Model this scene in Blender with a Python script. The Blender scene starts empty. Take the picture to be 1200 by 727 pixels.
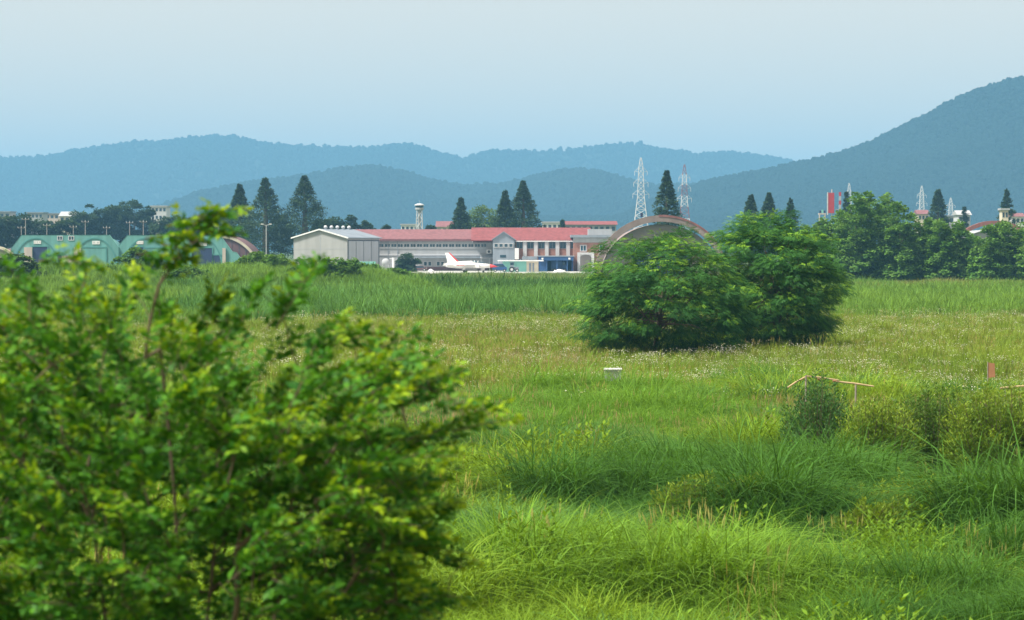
import bpy, math, random
import numpy as np
from mathutils import Vector

random.seed(7)
RNG = np.random.default_rng(7)
SC = bpy.context.scene
COL = SC.collection

# ------------------------------------------------------------------ camera
EYE = 6.0                       # eye height above the field (photographer stands on a bank)
LENS = 100.0
FPX = 1200 * LENS / 36.0        # focal length in photo pixels
YH = 291.0                      # row of the horizon in the photo
PITCH = math.atan((363.5 - YH) / FPX)
cam_d = bpy.data.cameras.new('camera')
cam_d.lens = LENS; cam_d.sensor_width = 36.0
cam_d.clip_start = 0.5; cam_d.clip_end = 40000
cam_d.dof.use_dof = True
cam_d.dof.focus_distance = 190.0
cam_d.dof.aperture_fstop = 5.0
cam = bpy.data.objects.new('camera', cam_d); COL.objects.link(cam)
cam.location = (0, 0, EYE)
cam.rotation_euler = (math.pi / 2 - PITCH, 0, 0)
SC.camera = cam

# ------------------------------------------------------------------ sky, sun, exposure
SUN_EL, SUN_AZ = math.radians(56), math.radians(-115)   # azimuth from +Y towards +X
world = bpy.data.worlds.new('World'); SC.world = world; world.use_nodes = True
nt = world.node_tree; nt.nodes.clear()
sky = nt.nodes.new('ShaderNodeTexSky'); sky.sky_type = 'NISHITA'; sky.sun_disc = False
sky.sun_elevation = SUN_EL; sky.sun_rotation = SUN_AZ
sky.air_density = 1.0; sky.dust_density = 1.2; sky.ozone_density = 3.0
veil = nt.nodes.new('ShaderNodeMix'); veil.data_type = 'RGBA'
veil.inputs[0].default_value = 0.92                      # thin even cloud veil over the blue sky
veil.inputs[7].default_value = (4.15, 3.65, 2.95, 1)
bg = nt.nodes.new('ShaderNodeBackground'); bg.inputs[1].default_value = 0.1
wo = nt.nodes.new('ShaderNodeOutputWorld')
nt.links.new(sky.outputs[0], veil.inputs[6]); nt.links.new(veil.outputs[2], bg.inputs[0])
nt.links.new(bg.outputs[0], wo.inputs[0])

sun_d = bpy.data.lights.new('sun', 'SUN'); sun_d.energy = 3.2
sun_d.angle = math.radians(10); sun_d.color = (1.0, 0.95, 0.86)
sun = bpy.data.objects.new('sun', sun_d); COL.objects.link(sun)
sdir = Vector((math.cos(SUN_EL) * math.sin(SUN_AZ), math.cos(SUN_EL) * math.cos(SUN_AZ), math.sin(SUN_EL)))
sun.rotation_euler = sdir.to_track_quat('Z', 'Y').to_euler()
sun.location = (-60, -20, 90)

SC.view_settings.view_transform = 'Standard'; SC.view_settings.look = 'None'
SC.view_settings.gamma = 1.0; SC.view_settings.exposure = 1.3
SC.render.engine = 'CYCLES'
SC.cycles.use_denoising = True
SC.cycles.max_bounces = 6; SC.cycles.diffuse_bounces = 3; SC.cycles.transmission_bounces = 4
SC.cycles.transparent_max_bounces = 8; SC.cycles.volume_bounces = 0
SC.cycles.sample_clamp_indirect = 4.0

# ------------------------------------------------------------------ pixel helpers
CP, SP = math.cos(PITCH), math.sin(PITCH)
def P(x, y, D):
    cx, cy = (x - 600) / FPX, (363.5 - y) / FPX
    dy = CP + cy * SP; dz = -SP + cy * CP
    return Vector((cx * D / dy, D, EYE + dz * D / dy))
def PX(x, D): return P(x, YH, D).x
def PZ(y, D): return P(600, y, D).z
def PN(x, y, D):
    cx, cy = (np.asarray(x) - 600) / FPX, (363.5 - np.asarray(y)) / FPX
    dy = CP + cy * SP; dz = -SP + cy * CP
    return np.stack([cx * D / dy, D + 0 * cx, EYE + dz * D / dy], -1)
def DG(y): return FPX * EYE / (y - YH)      # distance of level ground seen on row y

# ------------------------------------------------------------------ noise
def vnoise(x, y, scale, seed=0):
    x = np.asarray(x, float) / scale + seed * 17.31; y = np.asarray(y, float) / scale + seed * 9.17
    xi, yi = np.floor(x).astype(np.int64), np.floor(y).astype(np.int64)
    fx, fy = x - xi, y - yi
    fx = fx * fx * (3 - 2 * fx); fy = fy * fy * (3 - 2 * fy)
    def h(a, b):
        n = (a * 374761393 + b * 668265263 + seed * 1442695) & 0x7fffffff
        n = ((n ^ (n >> 13)) * 1274126177) & 0x7fffffff
        return ((n ^ (n >> 16)) & 0xffff) / 65535.0
    return (h(xi, yi) * (1 - fx) + h(xi + 1, yi) * fx) * (1 - fy) + (h(xi, yi + 1) * (1 - fx) + h(xi + 1, yi + 1) * fx) * fy
def fbm(x, y, scale, seed=0, o=4):
    s = 0; a = 1; t = 0
    for k in range(o):
        s = s + a * vnoise(x, y, scale / 2 ** k, seed + k); t += a; a *= .5
    return s / t
def sstep(a, b, v):
    t = np.clip((np.asarray(v, float) - a) / (b - a), 0, 1); return t * t * (3 - 2 * t)

def terrain(x, y):
    x = np.asarray(x, float); y = np.asarray(y, float)
    bank = 4.4 * (1 - sstep(4, 27, y))
    und = ((fbm(x, y, 22, 3, 3) - .5) * 0.7 + (fbm(x * .6, y, 7, 43, 2) - .5) * .8 * (1 - sstep(115, 150, y))) * sstep(20, 45, y) * (1 - sstep(300, 480, y))
    u = 600 + x / np.maximum(y, 1) * FPX
    dyke = 2.6 * sstep(330, 375, y) * (1 - sstep(400, 445, y)) * (1 - sstep(400, 560, u))
    return bank + und + dyke
def gz(x, y): return float(terrain(x, y))

# ------------------------------------------------------------------ materials
def new_mat(name):
    m = bpy.data.materials.new(name); m.use_nodes = True
    return m, m.node_tree, m.node_tree.nodes['Principled BSDF']
def mat(name, col, rough=0.7, var=0.12, scale=0.6, metal=0.0, spec=0.3, streak=False, bump=0.0):
    m, t, b = new_mat(name)
    tc = t.nodes.new('ShaderNodeTexCoord')
    n = t.nodes.new('ShaderNodeTexNoise'); n.inputs['Scale'].default_value = scale; n.inputs['Detail'].default_value = 6
    mp = t.nodes.new('ShaderNodeMapping')
    if streak: mp.inputs['Scale'].default_value = (2.2, 2.2, 0.25)
    r = t.nodes.new('ShaderNodeValToRGB')
    c = np.array(col)
    r.color_ramp.elements[0].position = .3; r.color_ramp.elements[1].position = .7
    r.color_ramp.elements[0].color = (*(c * (1 - var)), 1); r.color_ramp.elements[1].color = (*np.minimum(c * (1 + var), .95), 1)
    t.links.new(tc.outputs['Object'], mp.inputs[0]); t.links.new(mp.outputs[0], n.inputs['Vector'])
    t.links.new(n.outputs[0], r.inputs[0]); t.links.new(r.outputs[0], b.inputs['Base Color'])
    b.inputs['Roughness'].default_value = rough; b.inputs['Metallic'].default_value = metal
    b.inputs['Specular IOR Level'].default_value = spec
    if bump:
        bp = t.nodes.new('ShaderNodeBump'); bp.inputs['Strength'].default_value = bump
        t.links.new(n.outputs[0], bp.inputs['Height']); t.links.new(bp.outputs[0], b.inputs['Normal'])
    return m
def leaf_mat(name, instanced=False, trans=0.3, rough=0.55, spec=0.25, tcol=(1.25, 1.15, 0.5)):
    m, t, b = new_mat(name)
    a = t.nodes.new('ShaderNodeAttribute'); a.attribute_name = 'tint'
    a.attribute_type = 'INSTANCER' if instanced else 'GEOMETRY'
    col = a.outputs['Color']
    if instanced:      # blades keep their own shade inside a clump
        g = t.nodes.new('ShaderNodeAttribute'); g.attribute_name = 'shade'
        mx = t.nodes.new('ShaderNodeMix'); mx.data_type = 'RGBA'; mx.blend_type = 'MULTIPLY'; mx.inputs[0].default_value = 1
        t.links.new(col, mx.inputs[6]); t.links.new(g.outputs['Color'], mx.inputs[7]); col = mx.outputs[2]
    t.links.new(col, b.inputs['Base Color'])
    b.inputs['Roughness'].default_value = rough; b.inputs['Specular IOR Level'].default_value = spec
    tr = t.nodes.new('ShaderNodeBsdfTranslucent')
    mu = t.nodes.new('ShaderNodeMix'); mu.data_type = 'RGBA'; mu.blend_type = 'MULTIPLY'; mu.inputs[0].default_value = 1
    mu.inputs[7].default_value = (*tcol, 1); t.links.new(col, mu.inputs[6]); t.links.new(mu.outputs[2], tr.inputs[0])
    ms = t.nodes.new('ShaderNodeMixShader'); ms.inputs[0].default_value = trans
    t.links.new(b.outputs[0], ms.inputs[1]); t.links.new(tr.outputs[0], ms.inputs[2])
    t.links.new(ms.outputs[0], t.nodes['Material Output'].inputs[0])
    return m

M = {}
M['bark'] = mat('bark', (.12, .09, .06), .9, .35, 6, bump=.4)
M['leaf'] = leaf_mat('leaf', spec=.15)
M['conifer'] = leaf_mat('conifer_needles', trans=.15)
M['blade'] = leaf_mat('grass_blade', True, trans=.35, rough=.7, spec=.08)
M['steel'] = mat('galvanised_steel', (.55, .57, .58), .5, .1, 1, spec=.5)
M['redpaint'] = mat('red_paint', (.42, .05, .06), .5, .1, 1)
M['whitepaint'] = mat('white_paint', (.8, .8, .8), .55, .06, 1)

# ------------------------------------------------------------------ object helpers
def tag(o, label=None, cat=None, group=None, kind=None):
    if label: o['label'] = label
    if cat: o['category'] = cat
    if group: o['group'] = group
    if kind: o['kind'] = kind
    return o
def thing(name, loc, label, cat, group=None):
    o = bpy.data.objects.new(name, None); COL.objects.link(o)
    o.empty_display_size = .3; o.location = loc
    return tag(o, label, cat, group)
def origin(o):
    v = Vector((0, 0, 0))
    while o is not None: v = v + o.location; o = o.parent
    return v
def link(name, me, m, parent=None):
    o = bpy.data.objects.new(name, me); COL.objects.link(o)
    if m is not None: me.materials.append(m)
    if parent is not None: o.parent = parent
    return o

class MB:
    """collects shapes in world coordinates; build() links them as one mesh"""
    def __init__(s): s.v = []; s.f = []; s.smooth = False
    def add(s, vs, fs):
        k = len(s.v); s.v += [Vector(p) for p in vs]; s.f += [[k + i for i in f] for f in fs]; return s
    def box(s, x0, x1, y0, y1, z0, z1):
        return s.add([(x0, y0, z0), (x1, y0, z0), (x1, y1, z0), (x0, y1, z0), (x0, y0, z1), (x1, y0, z1), (x1, y1, z1), (x0, y1, z1)],
                     [(3, 2, 1, 0), (4, 5, 6, 7), (0, 1, 5, 4), (1, 2, 6, 5), (2, 3, 7, 6), (3, 0, 4, 7)])
    def prism(s, poly, axis):
        """poly: list of 3D points (one face), axis: Vector extrusion"""
        n = len(poly); a = Vector(axis)
        s.add([Vector(p) for p in poly] + [Vector(p) + a for p in poly],
              [list(range(n))[::-1], list(range(n, 2 * n))] + [[i, (i + 1) % n, n + (i + 1) % n, n + i] for i in range(n)])
        return s
    def tube(s, pts, rad, n=8, caps=True):
        pts = [Vector(p) for p in pts]; rad = rad if hasattr(rad, '__len__') else [rad] * len(pts)
        k = len(s.v); up0 = None
        for i, p in enumerate(pts):
            d = (pts[min(i + 1, len(pts) - 1)] - pts[max(i - 1, 0)]).normalized()
            a = Vector((0, 0, 1)) if abs(d.z) < .9 else Vector((1, 0, 0))
            e1 = d.cross(a).normalized(); e2 = d.cross(e1)
            for j in range(n):
                t = 2 * math.pi * j / n
                s.v.append(p + (e1 * math.cos(t) + e2 * math.sin(t)) * rad[i])
        for i in range(len(pts) - 1):
            for j in range(n):
                s.f.append([k + i * n + j, k + i * n + (j + 1) % n, k + (i + 1) * n + (j + 1) % n, k + (i + 1) * n + j])
        if caps:
            s.f.append([k + j for j in range(n)]); s.f.append([k + (len(pts) - 1) * n + j for j in range(n)][::-1])
        return s
    def loft(s, rings, caps=True):
        n = len(rings[0]); k = len(s.v)
        for r in rings: s.v += [Vector(p) for p in r]
        for i in range(len(rings) - 1):
            for j in range(n):
                s.f.append([k + i * n + j, k + i * n + (j + 1) % n, k + (i + 1) * n + (j + 1) % n, k + (i + 1) * n + j])
        if caps:
            s.f.append([k + j for j in range(n)][::-1]); s.f.append([k + (len(rings) - 1) * n + j for j in range(n)])
        return s
    def strip(s, a, b, closed=False):
        k = len(s.v); n = len(a); s.v += [Vector(p) for p in a] + [Vector(p) for p in b]
        for i in range(n - 1): s.f.append([k + i, k + i + 1, k + n + i + 1, k + n + i])
        return s
    def xf(s, fn): s.v = [fn(v) for v in s.v]; return s
    def build(s, name, m, parent=None, smooth=False):
        o = origin(parent)
        me = bpy.data.meshes.new(name); me.from_pydata([tuple(v - o) for v in s.v], [], s.f); me.update()
        if smooth: me.polygons.foreach_set('use_smooth', [True] * len(me.polygons))
        return link(name, me, m, parent)
def B(*a): return MB().box(*a)

def np_mesh(name, verts, faces, nper, m, parent=None, tint=None, off=None):
    """verts (N,3), faces (M,nper), tint (N,3) stored as a colour attribute"""
    me = bpy.data.meshes.new(name)
    verts = np.asarray(verts, np.float32)
    if off is not None: verts = verts - np.array(off, np.float32)
    me.vertices.add(len(verts)); me.vertices.foreach_set('co', verts.ravel())
    faces = np.asarray(faces, np.int32)
    me.loops.add(faces.size); me.loops.foreach_set('vertex_index', faces.ravel())
    me.polygons.add(len(faces)); me.polygons.foreach_set('loop_start', np.arange(len(faces), dtype=np.int32) * nper)
    me.polygons.foreach_set('loop_total', np.full(len(faces), nper, np.int32))
    me.update(calc_edges=True)
    if tint is not None:
        a = me.color_attributes.new('tint', 'FLOAT_COLOR', 'POINT')
        a.data.foreach_set('color', np.c_[tint, np.ones(len(tint))].astype(np.float32).ravel())
    return link(name, me, m, parent)
def nrm(v): return v / np.maximum(np.linalg.norm(v, axis=-1, keepdims=True), 1e-9)

def leaves(cen, axis, normal, length, width, col):
    """folded diamond leaves -> (verts, quads, tint)"""
    n = len(cen); axis = nrm(axis); side = nrm(np.cross(axis, normal)); up = np.cross(side, axis)
    L = np.broadcast_to(np.asarray(length, float), (n,))[:, None]; W = np.broadcast_to(np.asarray(width, float), (n,))[:, None]
    v = np.empty((n, 4, 3))
    v[:, 0] = cen; v[:, 2] = cen + axis * L - up * L * .12
    mid = cen + axis * L * .45
    v[:, 1] = mid + side * W * .5 + up * W * .12; v[:, 3] = mid - side * W * .5 + up * W * .12
    return v.reshape(-1, 3), np.arange(4 * n).reshape(n, 4), np.repeat(col, 4, 0)

def tubes_mesh(name, lines, m, parent, n=5):
    mb = MB()
    for pts, rad in lines: mb.tube(pts, rad, n, caps=False)
    return mb.build(name, m, parent, smooth=True)

# ------------------------------------------------------------------ silhouettes and crowns
def in_poly(px, py, poly):
    poly = np.asarray(poly, float); r = np.zeros(len(px), bool); j = len(poly) - 1
    for i in range(len(poly)):
        xi, yi = poly[i]; xj, yj = poly[j]
        c = ((yi > py) != (yj > py)) & (px < (xj - xi) * (py - yi) / (yj - yi + 1e-12) + xi); r ^= c; j = i
    return r
def edge_dist(px, py, poly):
    poly = np.asarray(poly, float); d = np.full(len(px), 1e9)
    for i in range(len(poly)):
        a = poly[i]; b = poly[(i + 1) % len(poly)]; ab = b - a
        t = np.clip(((px - a[0]) * ab[0] + (py - a[1]) * ab[1]) / (ab @ ab + 1e-9), 0, 1)
        d = np.minimum(d, np.hypot(px - a[0] - t * ab[0], py - a[1] - t * ab[1]))
    return d
def volume(poly, n, thick, rng, shell=.6):
    """points in the solid whose outline (metres, x/z) is poly; y is depth about 0"""
    poly = np.asarray(poly, float); lo, hi = poly.min(0), poly.max(0); out = []
    tot = 0
    while tot < n:
        p = lo + rng.random((n * 3, 2)) * (hi - lo); p = p[in_poly(p[:, 0], p[:, 1], poly)]
        out.append(p); tot += len(p)
    p = np.concatenate(out)[:n]
    e = edge_dist(p[:, 0], p[:, 1], poly); e = np.clip(e / max(e.max(), 1e-6), 0, 1)
    half = thick * np.sqrt(1 - (1 - e) ** 2)
    s = rng.random(n) * 2 - 1
    s = np.sign(s) * np.abs(s) ** (1 - shell)
    return np.stack([p[:, 0], s * half, p[:, 1]], -1)

def pxpoly(poly, D):
    q = PN(np.array([a for a, b in poly]), np.array([b for a, b in poly]), D)
    return q[:, [0, 2]]

def boughs(cen, rad, flat, per, centre, leafL, leafW, cols, rng, droop=.35, fronds=0, tipcol=None, lift=-.1):
    """leafy boughs: each a tilted oblate tuft of leaves; fronds>0 makes pinnate leaves of that many pairs"""
    nb = len(cen); n = nb * per
    c = np.repeat(cen, per, 0); R = np.repeat(rad, per)[:, None]
    outw = nrm((c - centre) * np.array([1, 1, .55]))
    a = rng.random(n) * 2 * math.pi; r = np.sqrt(rng.random(n))
    d = np.stack([np.cos(a) * r, np.sin(a) * r, (rng.random(n) - .5) * 2 * flat * (1 - .5 * r)], -1)
    d[:, 2] -= droop * r * r
    pos = c + d * R
    axis = nrm(d * np.array([1, 1, .3]) + outw * .6 + (rng.random((n, 3)) - .5) * .8 + np.array([0, 0, lift]))
    nor = nrm(np.array([0, 0, 1.]) + (rng.random((n, 3)) - .5) * 1.1 + outw * .3)
    tone = np.repeat(rng.random(nb), per)
    k = np.clip(.55 * tone + .45 * rng.random(n), 0, 1)[:, None]
    col = cols[0] * (1 - k) + cols[1] * k
    if tipcol is not None:
        w = ((d[:, 2] > -droop * .5) & (rng.random(n) < .5 * (np.repeat(rng.random(nb), per) > .5)))[:, None]
        col = np.where(w, tipcol, col)
    L = leafL * (.7 + .6 * rng.random(n))
    if not fronds: return leaves(pos, axis, nor, L, leafW * L / leafL, col)
    side = nrm(np.cross(axis, nor)); V = []; CC = []; AX = []; NN = []; LL = []
    for i in range(fronds):
        t = (i + .6) / fronds
        for s in (-1, 1):
            V.append(pos + axis * (L * t)[:, None] + np.array([0, 0, -1]) * (L * t * t * .3)[:, None])
            AX.append(nrm(side * s + axis * .45 + np.array([0, 0, -.25]))); NN.append(nor); LL.append(L * .42); CC.append(col)
    V = np.concatenate(V); LL = np.concatenate(LL)
    return leaves(V, np.concatenate(AX), np.concatenate(NN), LL, LL * leafW, np.concatenate(CC))

def tree_limbs(base, cen, rng, r0, nlimb=14, trunk_top=.55):
    """a trunk with limbs running to some of the bough centres"""
    base = np.array(base); top = cen[:, 2].max(); mid = cen.mean(0)
    tt = base + (np.array([mid[0], mid[1], base[2] + (top - base[2]) * trunk_top]) - base)
    pts = [base + (tt - base) * t + (rng.random(3) - .5) * .02 * (top - base[2]) * np.array([1, 1, 0]) * (t > 0) for t in np.linspace(0, 1, 6)]
    lines = [(pts, list(np.linspace(r0, r0 * .45, 6)))]
    pick = rng.choice(len(cen), min(nlimb, len(cen)), replace=False)
    for i in pick:
        t = rng.random() * .7 + .25; s = base + (tt - base) * t; e = cen[i]
        m = (s + e) / 2 + np.array([0, 0, .1 * np.linalg.norm(e - s)])
        lines.append(([s, m, e], [r0 * .38, r0 * .22, r0 * .06]))
    return lines

def bushy(name, poly_px, D, label, cat, group=None, nb=120, per=60, thick=None, br=.9, leafL=.3, leafW=.5, cols=None, fronds=0,
          tip=None, seed=1, base=None, parts=('trunk', 'crown'), r0=.12, flat=.3, droop=.35, shell=.6, nlimb=14, lift=-.1, shrink=1.0, ragged=0.0):
    rng = np.random.default_rng(seed)
    poly = pxpoly(poly_px, D); poly = poly.mean(0) + (poly - poly.mean(0)) * shrink; w = np.ptp(poly[:, 0]); 
    th = thick if thick else w * .42
    c = volume(poly, nb, th, rng, shell); c[:, 1] += D
    if ragged:      # some boughs reach out past the rest
        k = rng.random(nb) < ragged; cc = c.mean(0); c[k] = cc + (c[k] - cc) * (1.04 + .14 * rng.random((k.sum(), 1)))
    bx = base if base is not None else float(poly[:, 0].mean())
    b = (bx, D, gz(bx, D))
    c[:, 2] = np.maximum(c[:, 2], b[2] + br * .4)
    t = thing(name, b, label, cat, group)
    tubes_mesh(parts[0], [([Vector(p) for p in a], r) for a, r in tree_limbs(b, c, rng, r0, nlimb)], M['bark'], t)
    v, f, col = boughs(c, br * (.7 + .6 * rng.random(nb)), flat, per, c.mean(0), leafL, leafW, np.array(cols, float), rng, droop, fronds, tip, lift)
    np_mesh(parts[1], v, f, 4, M['leaf'], t, col, b)
    return t
def blob(cx, top, base, hw, seed, n=22, rag=.18):
    """an uneven rounded crown outline in pixels"""
    r = np.random.default_rng(seed); out = []
    for i in range(n):
        a = 2 * math.pi * i / n; k = 1 + (r.random() - .5) * 2 * rag
        out.append((cx + math.sin(a) * hw * k, (top + base) / 2 - math.cos(a) * (base - top) / 2 * (1 + (r.random() - .5) * rag)))
    return out

# ================================================================== STRUCTURE
# ---- ground
def ground():
    xs = np.concatenate([-np.geomspace(6000, 130, 30), np.linspace(-120, 120, 121), np.geomspace(130, 6000, 30)])
    ys = np.concatenate([np.linspace(-60, 60, 61), np.geomspace(62, 480, 110), np.geomspace(490, 12500, 60)])
    X, Y = np.meshgrid(xs, ys); Z = terrain(X, Y)
    nx, ny = len(xs), len(ys); i = np.arange(nx * ny).reshape(ny, nx)
    f = np.stack([i[:-1, :-1], i[:-1, 1:], i[1:, 1:], i[1:, :-1]], -1).reshape(-1, 4)
    m, t, b = new_mat('field_soil')
    tc = t.nodes.new('ShaderNodeTexCoord')
    n1 = t.nodes.new('ShaderNodeTexNoise'); n1.inputs['Scale'].default_value = .06; n1.inputs['Detail'].default_value = 8
    n2 = t.nodes.new('ShaderNodeTexNoise'); n2.inputs['Scale'].default_value = 1.4; n2.inputs['Detail'].default_value = 6
    r1 = t.nodes.new('ShaderNodeValToRGB'); r2 = t.nodes.new('ShaderNodeValToRGB')
    r1.color_ramp.elements[0].color = (.05, .10, .022, 1); r1.color_ramp.elements[1].color = (.12, .16, .035, 1)
    r1.color_ramp.elements[0].position = .35; r1.color_ramp.elements[1].position = .65
    r2.color_ramp.elements[0].color = (.55, .55, .5, 1); r2.color_ramp.elements[1].color = (1.25, 1.2, 1.1, 1)
    mx = t.nodes.new('ShaderNodeMix'); mx.data_type = 'RGBA'; mx.blend_type = 'MULTIPLY'; mx.inputs[0].default_value = 1
    for n in (n1, n2): t.links.new(tc.outputs['Object'], n.inputs['Vector'])
    t.links.new(n1.outputs[0], r1.inputs[0]); t.links.new(n2.outputs[0], r2.inputs[0])
    t.links.new(r1.outputs[0], mx.inputs[6]); t.links.new(r2.outputs[0], mx.inputs[7]); t.links.new(mx.outputs[2], b.inputs['Base Color'])
    b.inputs['Roughness'].default_value = .95; b.inputs['Specular IOR Level'].default_value = .1
    o = np_mesh('ground', np.stack([X, Y, Z], -1).reshape(-1, 3), f, 4, m)
    o.data.polygons.foreach_set('use_smooth', [True] * len(o.data.polygons))
    tag(o, kind='structure')
ground()

# ---- concrete apron by the buildings
M['concrete'] = mat('apron_concrete', (.42, .42, .40), .85, .12, .15)
ap = MB().box(PX(425, 690), PX(740, 690), 642, 775, -.2, .03); o = ap.build('apron', M['concrete']); tag(o, kind='structure')

# ---- hills
M['forest_floor'] = mat('forest_floor', (.012, .025, .015), .95, .4, .02)
def hill(name, prof, D, depth, seed, spur=.22, cell=26, treeN=0, ext=500):
    rng = np.random.default_rng(seed)
    px = np.array([a for a, b in prof], float); py = np.array([b for a, b in prof], float)
    X0, X1 = (px[0] - 600) / FPX * D, (px[-1] - 600) / FPX * D
    xs = np.arange(X0 - ext, X1 + ext, cell); ys = np.arange(-depth, depth * 1.01, cell)
    X, Y = np.meshgrid(xs, ys)
    def h(x, y):
        u = 600 + x / D * FPX
        z = EYE + (YH - np.interp(u, px, py)) / FPX * D
        z = z * sstep(X0 - ext, X0 - ext * .2, x) * (1 - sstep(X1 + ext * .2, X1 + ext, x))
        n = (fbm(x, y, depth * .55, seed, 4) - .5)
        w = np.clip(1 - np.abs(y + n * depth * .5) / depth, 0, 1)
        w = w ** 1.05 if spur else w
        ridge = np.abs(fbm(x, y * .55, depth * .32, seed + 9, 4) - .5) * 2
        return z * w * (1 - spur * (1 - w) * (1 - ridge) * 2.0) - 3
    Z = h(X, Y)
    # keep the crest line at the outline taken from the picture
    crest = Z.max(0); want = EYE + (YH - np.interp(600 + xs / D * FPX, px, py)) / FPX * D
    want = want * sstep(X0 - ext, X0 - ext * .2, xs) * (1 - sstep(X1 + ext * .2, X1 + ext, xs))
    gain = np.clip(want - 5, 1, None) / np.clip(crest, 1, None)
    Z = np.where(Z > 0, Z * gain[None, :], Z)
    nx, ny = len(xs), len(ys); i = np.arange(nx * ny).reshape(ny, nx)
    f = np.stack([i[:-1, :-1], i[:-1, 1:], i[1:, 1:], i[1:, :-1]], -1).reshape(-1, 4)
    o = np_mesh(name, np.stack([X, Y + D, Z], -1).reshape(-1, 3), f, 4, M['forest_floor'])
    tag(o, kind='structure')
    if treeN:      # canopy spots on the camera-side slopes and just over the crest
        xa, xb = max(xs[0], -.23 * D), min(xs[-1], .23 * D); fx = rng.random(treeN) * (xb - xa) + xa; fy = -depth + rng.random(treeN) * depth * 1.35
        ix = np.clip((fx - xs[0]) / cell, 0, nx - 1.001); iy = np.clip((fy - ys[0]) / cell, 0, ny - 1.001)
        a, b = ix.astype(int), iy.astype(int); s, q = ix - a, iy - b
        z = (Z[b, a] * (1 - s) + Z[b, a + 1] * s) * (1 - q) + (Z[b + 1, a] * (1 - s) + Z[b + 1, a + 1] * s) * q
        k = z > 0
        return np.stack([fx, fy + D, z], -1)[k]
FAINT = [(60, 200), (200, 190), (300, 172), (330, 167), (355, 169), (400, 176), (440, 178), (520, 190), (700, 205)]
FAR = [(-300, 200), (-150, 190), (0, 184), (60, 182), (110, 172), (150, 168), (200, 167), (240, 162), (275, 160), (310, 169), (350, 173), (400, 174),
       (440, 175), (480, 170), (520, 182), (545, 188), (565, 180), (590, 179), (620, 181), (660, 178), (690, 174), (720, 171), (750, 170),
       (780, 178), (810, 183), (840, 180), (880, 181), (920, 188), (960, 195), (1000, 202), (1200, 215), (1500, 225)]
MID = [(60, 272), (140, 255), (200, 240), (240, 226), (300, 215), (350, 208), (400, 198), (440, 194), (475, 200), (510, 212), (550, 217), (590, 213),
       (620, 208), (650, 200), (680, 197), (710, 203), (740, 213), (770, 218), (820, 216), (860, 222), (900, 235), (1000, 255)]
RIGHT = [(720, 255), (760, 236), (820, 215), (860, 206), (900, 198), (940, 189), (980, 180), (1020, 165), (1050, 150), (1080, 135), (1110, 117),
         (1140, 106), (1165, 99), (1185, 97), (1210, 99), (1260, 105), (1330, 120), (1450, 160)]
canopy = []
hill('hill_faint_ridge', FAINT, 9700, 700, 5, cell=60)
canopy.append((hill('hill_far_ridge', FAR, 8600, 1300, 11, cell=40, treeN=60000), 5.5))
canopy.append((hill('hill_middle', MID, 5600, 900, 23, cell=26, treeN=90000), 4.2))
canopy.append((hill('hill_right', RIGHT, 4700, 1100, 31, cell=22, treeN=120000), 3.3))

# ================================================================== INSTANCED STUFF (grass, hill canopy)
def gn_scatter(name, pts, idx, rot, scl, tint, protos, material):
    """one object: vertices carry rotation, scale and tint; a node group puts the plant meshes on them"""
    me = bpy.data.meshes.new(name); n = len(pts)
    me.vertices.add(n); me.vertices.foreach_set('co', np.asarray(pts, np.float32).ravel())
    a = me.attributes.new('rot', 'FLOAT_VECTOR', 'POINT'); a.data.foreach_set('vector', np.asarray(rot, np.float32).ravel())
    a = me.attributes.new('scl', 'FLOAT_VECTOR', 'POINT'); a.data.foreach_set('vector', np.asarray(scl, np.float32).ravel())
    a = me.attributes.new('idx', 'INT', 'POINT'); a.data.foreach_set('value', np.asarray(idx, np.int32))
    a = me.attributes.new('tint', 'FLOAT_COLOR', 'POINT'); a.data.foreach_set('color', np.c_[tint, np.ones(n)].astype(np.float32).ravel())
    o = bpy.data.objects.new(name, me); COL.objects.link(o); me.materials.append(material)
    coll = bpy.data.collections.new(name + '_plants')
    for k, p in enumerate(protos): 
        q = bpy.data.objects.new('%s_%02d' % (name, k), p); coll.objects.link(q)
    g = bpy.data.node_groups.new(name + '_scatter', 'GeometryNodeTree')
    g.interface.new_socket('Geometry', in_out='INPUT', socket_type='NodeSocketGeometry')
    g.interface.new_socket('Geometry', in_out='OUTPUT', socket_type='NodeSocketGeometry')
    N = g.nodes.new; L = g.links.new
    gi, go = N('NodeGroupInput'), N('NodeGroupOutput')
    ci = N('GeometryNodeCollectionInfo'); ci.inputs[0].default_value = coll; ci.inputs[1].default_value = True; ci.inputs[2].default_value = True
    ip = N('GeometryNodeInstanceOnPoints'); ip.inputs['Pick Instance'].default_value = True
    def at(nm, ty):
        q = N('GeometryNodeInputNamedAttribute'); q.data_type = ty; q.inputs[0].default_value = nm; return q.outputs[0]
    L(gi.outputs[0], ip.inputs['Points']); L(ci.outputs[0], ip.inputs['Instance'])
    L(at('idx', 'INT'), ip.inputs['Instance Index']); L(at('scl', 'FLOAT_VECTOR'), ip.inputs['Scale'])
    e2r = N('FunctionNodeEulerToRotation'); L(at('rot', 'FLOAT_VECTOR'), e2r.inputs[0]); L(e2r.outputs[0], ip.inputs['Rotation'])
    L(ip.outputs[0], go.inputs[0])
    md = o.modifiers.new('scatter', 'NODES'); md.node_group = g
    return tag(o, kind='stuff')

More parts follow.
